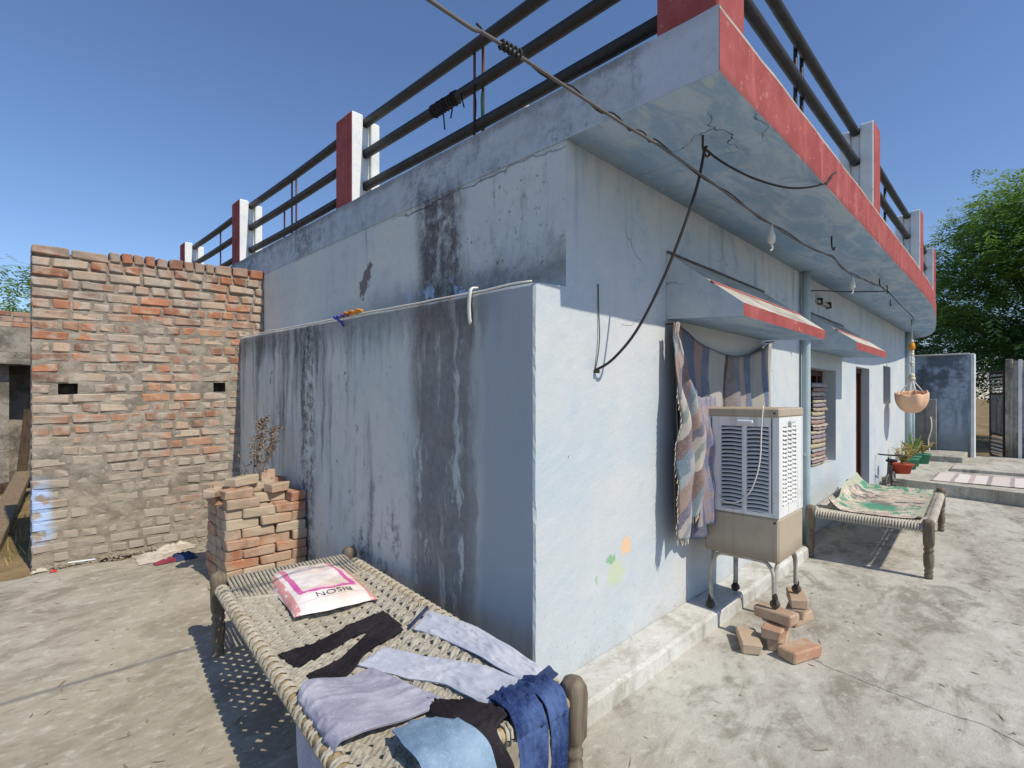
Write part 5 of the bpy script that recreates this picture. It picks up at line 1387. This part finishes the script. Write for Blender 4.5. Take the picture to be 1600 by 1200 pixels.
single('white_hose', MB().tube(bez([(12.78, -.20, 1.05), (12.74, -.22, .8), (12.76, -.16, .5), (12.72, -.2, PLZ + .015), (12.6, -.1, PLZ + .135), (12.45, -.1, PLZ + .135)], 6), .013, 6), M['wire'], 'thin white hose hanging before the dark board', 'hose', (12.7, -.2, PLZ), smooth=True)
bwl = thing('boundary_wall', 'grey boundary wall blackened by damp beside the iron gate', 'boundary wall', (13.5, -3.5, 0))
part('wall', MB().box((13.5, -9.0, -.05), (13.72, -1.52, 2.28)), M['greywall'], bwl)
part('gate_post', MB().cbox((13.47, -1.52, -.05), (13.74, -1.40, 2.32), .01), M['greywall'], bwl)
part('pilaster', MB().cbox((13.46, -1.66, -.05), (13.499, -1.60, 2.30), .005), M['white'], bwl)
mb = MB()
for y_ in (-1.76, -1.84, -1.92, -2.0, -2.08): mb.box((13.475, y_ - .008, 1.55), (13.490, y_ + .008, 2.18))
for z_ in (1.56, 1.76, 1.96, 2.17): mb.box((13.470, -2.1, z_ - .01), (13.4745, -1.74, z_ + .01))
gr = part('window_grille', mb, M['tube'], bwl); part('window_dark_sheet', MB().box((13.492, -2.1, 1.55), (13.4985, -1.74, 2.18)), M['dark'], bwl)  # flat dark sheet on the wall face, its colour imitates a shaded opening
# iron gate leaf standing ajar
gt = thing('iron_gate', 'rusty iron gate leaf with louvred panels standing ajar by the outbuilding', 'gate', (13.62, -1.36, .1))
g0, g1 = Vector((13.62, -1.385, 0)), Vector((14.55, -1.13, 0)); gd = (g1 - g0).normalized(); gl = (g1 - g0).length; Mg = Matrix.Translation(g0) @ Matrix.Rotation(math.atan2(gd.y, gd.x), 4, 'Z')
mb = MB(); z0, z1 = .12, 2.1
for a in (0, gl - .05): mb.box((a, -.02, z0), (a + .05, .02, z1), M=Mg)
for z_ in (z0, .62, 1.55, z1 - .05): mb.box((.05, -.019, z_), (gl - .05, .019, z_ + .05), M=Mg)
part('gate_frame', mb, M['iron'], gt)
part('gate_sheet', MB().box((.05, -.004, .67), (gl - .05, .004, 1.55), M=Mg), M['greywall'], gt)
for sgn in (0, 1):
    mb = MB(); a = Mg @ Vector((.08 if sgn else gl - .08, -.02, .70)); b_ = Mg @ Vector((gl / 2, -.02, 1.52)); mb.tube([a, b_], .016, 5); part('brace', mb, M['iron'], gt)
for i in range(5): part('bar', MB().box((.05, -.012, .20 + i * .085), (gl - .05, .012, .235 + i * .085), M=Mg), M['tube'], gt)
for i in range(5): part('bar', MB().box((.05, -.012, 1.63 + i * .085), (gl - .05, .012, 1.665 + i * .085), M=Mg), M['tube'], gt)
for i in range(4): part('bar', MB().box((.22 + i * .16, -.016, 1.60), (.235 + i * .16, -.0125, 2.05), M=Mg), M['iron'], gt)

# ------------------------------------------------------------------ ruined building beyond the brick wall
rb = thing('ruined_building', 'old plastered ruin with brick top and dark doorway beyond the brick wall', 'building', (-2.5, 9.6, 0))
m = Mat('sooty_old_plaster'); p = m.pos(); x, y, z = m.sep(p); n = m.noise(p, 2.2, 6, .68); n2 = m.noise(p, 12, 5, .7)
c = m.mix(n.ss(.42, .6), lin(150, 144, 134), lin(102, 98, 92)); c = m.mix(n2.ss(.55, .7) * .6, c, lin(64, 60, 56)); M['ruin'] = m.done(c, .95, n2 + n, .02, spec=.1)
part('wall', MB().box((-7, 9.5, -.1), (-1.78, 9.75, 2.0)).box((-1.28, 9.5, -.1), (-.2, 9.75, 2.0)).box((-1.78, 10.05, -.1), (-1.28, 10.2, 2.0)).box((-7, 9.501, 2.18), (-.2, 9.76, 2.58)), M['ruin'], rb)
mb = MB()
mb.grid(60, 4, lambda u, v: (-7 + 6.8 * u, 9.28 + .2 * (v == 0) + .035 * nz(u * 30, v * 3) - .02, (2.0, 2.0, 2.08, 2.18, 2.18)[int(round(v * 4))] + .02 * nz(u * 40, v * 2, 5) * (0 < v < 1)), uv=False)
part('broken_lintel', mb, M['ruin'], rb); part('lintel_core', MB().box((-7, 9.34, 2.001), (-.2, 10.2, 2.179)), M['ruin'], rb)
k = 0
for r_ in range(3):
    x = -7 + (.06 if r_ % 2 else 0)
    while x < -.3:
        L = .225 if r_ % 2 == 0 else .11
        if random.random() > (.0 if r_ < 2 else .3):
            k += 1
            if x < -4.4: x += L + .014; continue
            o = link('brick', brick_mesh(.222 if r_ % 2 == 0 else .108, .073, .2, k % 5, 'brick'), rb); o.location = Vector((x + L / 2, 9.5 + random.uniform(-.008, .008), 2.615 + r_ * .085)) - worldloc(rb)
        x += L + .014
part('mortar_bed', MB().box((-4.5, 9.512, 2.58), (-.2, 9.74, 2.81)), M['mortar'], rb)
single('leaning_plank', MB().cbox((-.06, -.02, 0), (.06, .02, 1.25), .006, M=Matrix.Translation((-1.66, 9.42, .06)) @ Matrix.Rotation(R(5), 4, 'Y') @ Matrix.Rotation(R(-7), 4, 'X')), M['bark'], 'dark plank leaning beside the doorway of the ruin', 'plank', (-1.66, 9.42, .06))
def bar3(name, p0, p1, wd, th, mat, label, cat):
    p0, p1 = Vector(p0), Vector(p1); d = p1 - p0; q = d.to_track_quat('X', 'Z').to_matrix().to_4x4()
    return single(name, MB().cbox((0, -wd / 2, -th / 2), (d.length, wd / 2, th / 2), .008, M=Matrix.Translation(p0) @ q), mat, label, cat, tuple(p0))
bar3('timber_beam', (-2.02, 4.9, .13), (-1.66, 8.3, .42), .17, .09, M['plank'], 'long rough timber beam lying on the soil beyond the brick wall', 'beam')
bar3('timber_beam', (-2.6, 8.1, .16), (-1.3, 8.6, .30), .16, .12, M['bark'], 'dark timber log lying crosswise under the long beam', 'beam')
for i in range(26):
    x_, y_ = random.uniform(-2.6, -1.5), random.uniform(4.3, 8.8)
    s_ = random.uniform(.03, .09); b = MB(); b.cbox((-s_, -s_ * .7, -s_ * .3), (s_, s_ * .7, s_ * .5), s_ * .2, jit=s_ * .25)
    o = link('rubble', b.mesh('rubble', random.choice([M['loose'], M['mortar'], M['ruin']]))); o.location = (x_, y_, .12); o.rotation_euler = (random.uniform(-.3, .3), random.uniform(-.3, .3), random.uniform(0, 3)); tag(o, 'piece of rubble on the soil beyond the brick wall', 'rubble', 'rubble beyond the brick wall')
# dry grass tufts beyond the wall
mb = MB(); rs = random.Random(4)
for i in range(900):
    x_, y_ = rs.uniform(-3.2, -1.0), rs.uniform(4.4, 9.3); a_ = rs.uniform(0, 6.28); h_ = rs.uniform(.05, .2); q = Vector((math.cos(a_), math.sin(a_), 0)) * .006; p_ = Vector((x_, y_, .07)); t_ = p_ + Vector((rs.uniform(-.06, .06), rs.uniform(-.06, .06), h_))
    mb.add([p_ - q, p_ + q, t_], [(0, 1, 2)])
g = link('dry_grass', mb.mesh('dry_grass', M['croton'])); tag(g, 'dry straw and grass on the soil beyond the brick wall', 'grass', kind='stuff')

# ------------------------------------------------------------------ litter at the foot of the brick wall
def rag(name, cx, cy, rx, ry, h, mat, label, seed, cat='rag'):
    mb = MB(); N_ = 26
    def f(u, v):
        x_, y_ = (u - .5) * 2, (v - .5) * 2; e = max(0, 1 - (x_ * x_) ** 1.5) * max(0, 1 - (y_ * y_) ** 1.5)
        X, Y = cx + rx * x_ * (1 + .25 * nz(y_ * 2, seed)), cy + ry * y_ * (1 + .25 * nz(x_ * 2, seed, 3))
        return (X, Y, yard_h(X, Y) + .006 + e * h * (.5 + abs(nz(x_ * 2, y_ * 2, seed)) * 1.3 + .3 * nz(x_ * 4, y_ * 4, seed)))
    mb.grid(N_, N_, f, uv=False)
    return single(name, mb, mat, label, cat, (cx, cy, yard_h(cx, cy)), smooth=True)
M['rag1'] = m_cloth('dirty_white_rag', lin(198, 190, 176), lin(166, 156, 142)); M['rag3'] = m_cloth('maroon_rag', lin(140, 64, 78), lin(110, 50, 60))
rag('white_rag', -.98, 3.60, .17, .16, .03, M['rag1'], 'dirty white rag heap beside the brick pile', 2); rag('white_rag', -.83, 3.78, .14, .10, .045, M['rag1'], 'pale crumpled rag at the foot of the brick wall', 8)
rag('navy_rag', -.85, 3.44, .08, .10, .045, M['navy'], 'dark blue rag beside the brick pile', 5); rag('maroon_rag', -.98, 3.38, .09, .04, .03, M['rag3'], 'narrow maroon rag lying before the white rags', 4)
rag('red_wrapper', -1.655, 3.72, .022, .014, .014, simple('red_foil', lin(190, 50, 44), .5, .1), 'small red wrapper on the floor by the wall end', 3, 'wrapper')
rag('clear_wrapper', -1.73, 3.80, .05, .02, .02, M['rag1'], 'crumpled pale plastic wrapper by the wall end', 6, 'wrapper')
z_ = yard_h(-1.46, 3.88); bar3('white_stick', (-1.56, 3.90, z_ + .012), (-1.38, 3.86, z_ + .012), .018, .012, M['white'], 'short white stick lying at the foot of the brick wall', 'stick')
mb = MB(); rs = random.Random(9)
for i in range(420):
    x_ = rs.uniform(-1.75, -.4); y_ = 3.95 - abs(rs.gauss(0, .07)); s_ = rs.uniform(.004, .014); z_ = yard_h(x_, y_)
    mb.cbox((x_ - s_, y_ - s_, z_ - s_ * .3), (x_ + s_, y_ + s_, z_ + s_ * .9), s_ * .3, jit=s_ * .3)
for i in range(260):
    x_, y_ = rs.uniform(-2.5, 7.5), rs.uniform(-2.2, 3.6); s_ = rs.uniform(.002, .006); z_ = yard_h(x_, y_)
    if x_ > -.3 and y_ > -.25: continue
    mb.cbox((x_ - s_, y_ - s_, z_ - s_ * .3), (x_ + s_, y_ + s_, z_ + s_ * .9), s_ * .3, jit=s_ * .3)
for i in range(700):
    x_, y_ = rs.uniform(-4.5, -.3), rs.uniform(-1.5, 3.8); s_ = rs.uniform(.002, .007) * (1.6 if rs.random() < .06 else 1); z_ = yard_h(x_, y_)
    mb.cbox((x_ - s_, y_ - s_, z_ - s_ * .3), (x_ + s_, y_ + s_, z_ + s_ * .8), s_ * .3, jit=s_ * .3)
g = link('crumbled_mortar', mb.mesh('crumbled_mortar', M['mortar'])); tag(g, 'crumbs of mortar scattered on the yard floor', 'rubble', kind='stuff')

mb = MB()
for i in range(520):
    x_, y_ = (rs.uniform(-4, -.3), rs.uniform(-1.2, 3.9)) if rs.random() < .75 else (rs.uniform(-.2, 7.5), rs.uniform(-2.5, -.3)); z_ = yard_h(x_, y_) + .003; a_ = rs.uniform(0, 6.28); L_ = rs.uniform(.01, .05)
    d_ = Vector((math.cos(a_), math.sin(a_), 0)) * L_; q_ = Vector((-math.sin(a_), math.cos(a_), 0)) * rs.uniform(.001, .006); p_ = Vector((x_, y_, z_))
    mb.add([p_ - d_, p_ + q_, p_ + d_ + Vector((0, 0, rs.uniform(0, .008))), p_ - q_], [(0, 1, 2, 3)])
g = link('straw_litter', mb.mesh('straw_litter', M['dryleaf'])); tag(g, 'bits of straw and dry leaf strewn over the yard floor', 'litter', kind='stuff')

# ------------------------------------------------------------------ trees
def tree(name, label, base, H, clumps, leaf, nspray, ls, seed, group=None, cr=.75):
    rs = random.Random(seed); t = thing(name, label, 'tree', base, group); base = Vector(base)
    tr = MB(); k = base + Vector((0, 0, H * .34)); pts = bez([base - Vector((0, 0, .2)), base + Vector((.1, .05, H * .15)), k], 6)
    tr.tube(pts, [.20 * H / 8 * (1 - .35 * i / (len(pts) - 1)) for i in range(len(pts))], 9)
    cl = []
    for (c, r, n_) in clumps:
        c = base + Vector(c)
        for i in range(n_):
            while True:
                d = Vector((rs.uniform(-1, 1), rs.uniform(-1, 1), rs.uniform(-1, 1)))
                if .25 < d.length < 1: break
            d = d.normalized() * d.length ** .4
            cl.append(c + Vector((d.x * r[0], d.y * r[1], d.z * r[2])))
    for c in cl[::5]:
        m_ = k.lerp(c, .5) + Vector((rs.uniform(-.2, .2), rs.uniform(-.2, .2), rs.uniform(-.1, .3)))
        q = bez([k - Vector((0, 0, rs.uniform(0, .3) * H * .3)), m_, c], 5); tr.tube(q, [.05 * H / 8 * (1 - .88 * i / (len(q) - 1)) for i in range(len(q))], 5)
    lf = MB(); V_, F_ = lf.v, lf.f
    for c in cl:
        for s in range(nspray):
            p = c + Vector((rs.gauss(0, cr * .5), rs.gauss(0, cr * .5), rs.gauss(0, cr * .36)))
            d = Vector((rs.uniform(-1, 1), rs.uniform(-1, 1), rs.uniform(-.7, .25))).normalized(); sd_ = d.cross(Vector((0, 0, 1))).normalized(); up_ = sd_.cross(d)
            le = ls * rs.uniform(.6, 1.5)
            for i in range(5):
                q = p + d * le * (i / 5) - Vector((0, 0, .10 * le * (i / 5) ** 2))
                for sg in (-1, 1):
                    a = (sd_ * sg + d * .5 + up_ * rs.uniform(-.35, .35)).normalized(); L = le * .36 * (1 - .1 * i); b = d * L * .24
                    j = len(V_); V_ += [q - b, q + a * L * .6 - b * .8, q + a * L, q + a * L * .5 + b]; F_.append([j, j + 1, j + 2, j + 3]); lf.mi.append(0)
    part('trunk', tr, M['bark'], t, True); part('crown', lf, M[leaf], t)
    return t
tree('feathery_tree', 'large feathery green tree rising behind the boundary wall and gate', (21.5, -2.6, 0), 8.8,
     [((0, 0, 5.7), (3.0, 3.3, 3.1), 80), ((-.8, 1.9, 4.6), (2.0, 2.3, 2.4), 44), ((0, -2.5, 5.8), (2.4, 2.4, 3.2), 40), ((-1.0, .6, 7.4), (1.5, 1.8, 1.2), 14)], 'leafA', 44, .5, 21, 'trees beyond the yard', .85)
tree('broad_tree', 'dark green broad tree standing behind the outbuilding', (26, 3.4, 0), 7.2, [((0, 0, 4.2), (3.2, 3.6, 2.4), 70), ((-1, -4, 3.6), (2.2, 3, 1.6), 36)], 'leafB', 34, .55, 33, 'trees beyond the yard', .95)
tree('shrubby_tree', 'low dark shrubby tree just behind the boundary wall', (19.5, -3.6, 0), 4.4, [((0, 0, 3.0), (1.6, 2.6, 1.3), 40), ((.5, 3, 2.9), (1.2, 1.6, 1.1), 22)], 'leafB', 34, .4, 41, 'trees beyond the yard', .6)
tree('roadside_tree', 'green tree seen above the ruin beyond the brick wall', (-2.2, 18.5, 0), 4.9, [((.9, 0, 3.6), (1.7, 2, 1.5), 36), ((-2.0, 1, 2.9), (1.6, 1.6, 1.0), 22)], 'leafA', 22, .45, 51, None, .65)
tree('distant_tree', 'pale green far tree over the ruin roof', (-4.8, 26, 0), 6.0, [((0, 0, 4.2), (3, 2.4, 1.5), 40)], 'leafB', 18, .5, 61, None, .9)
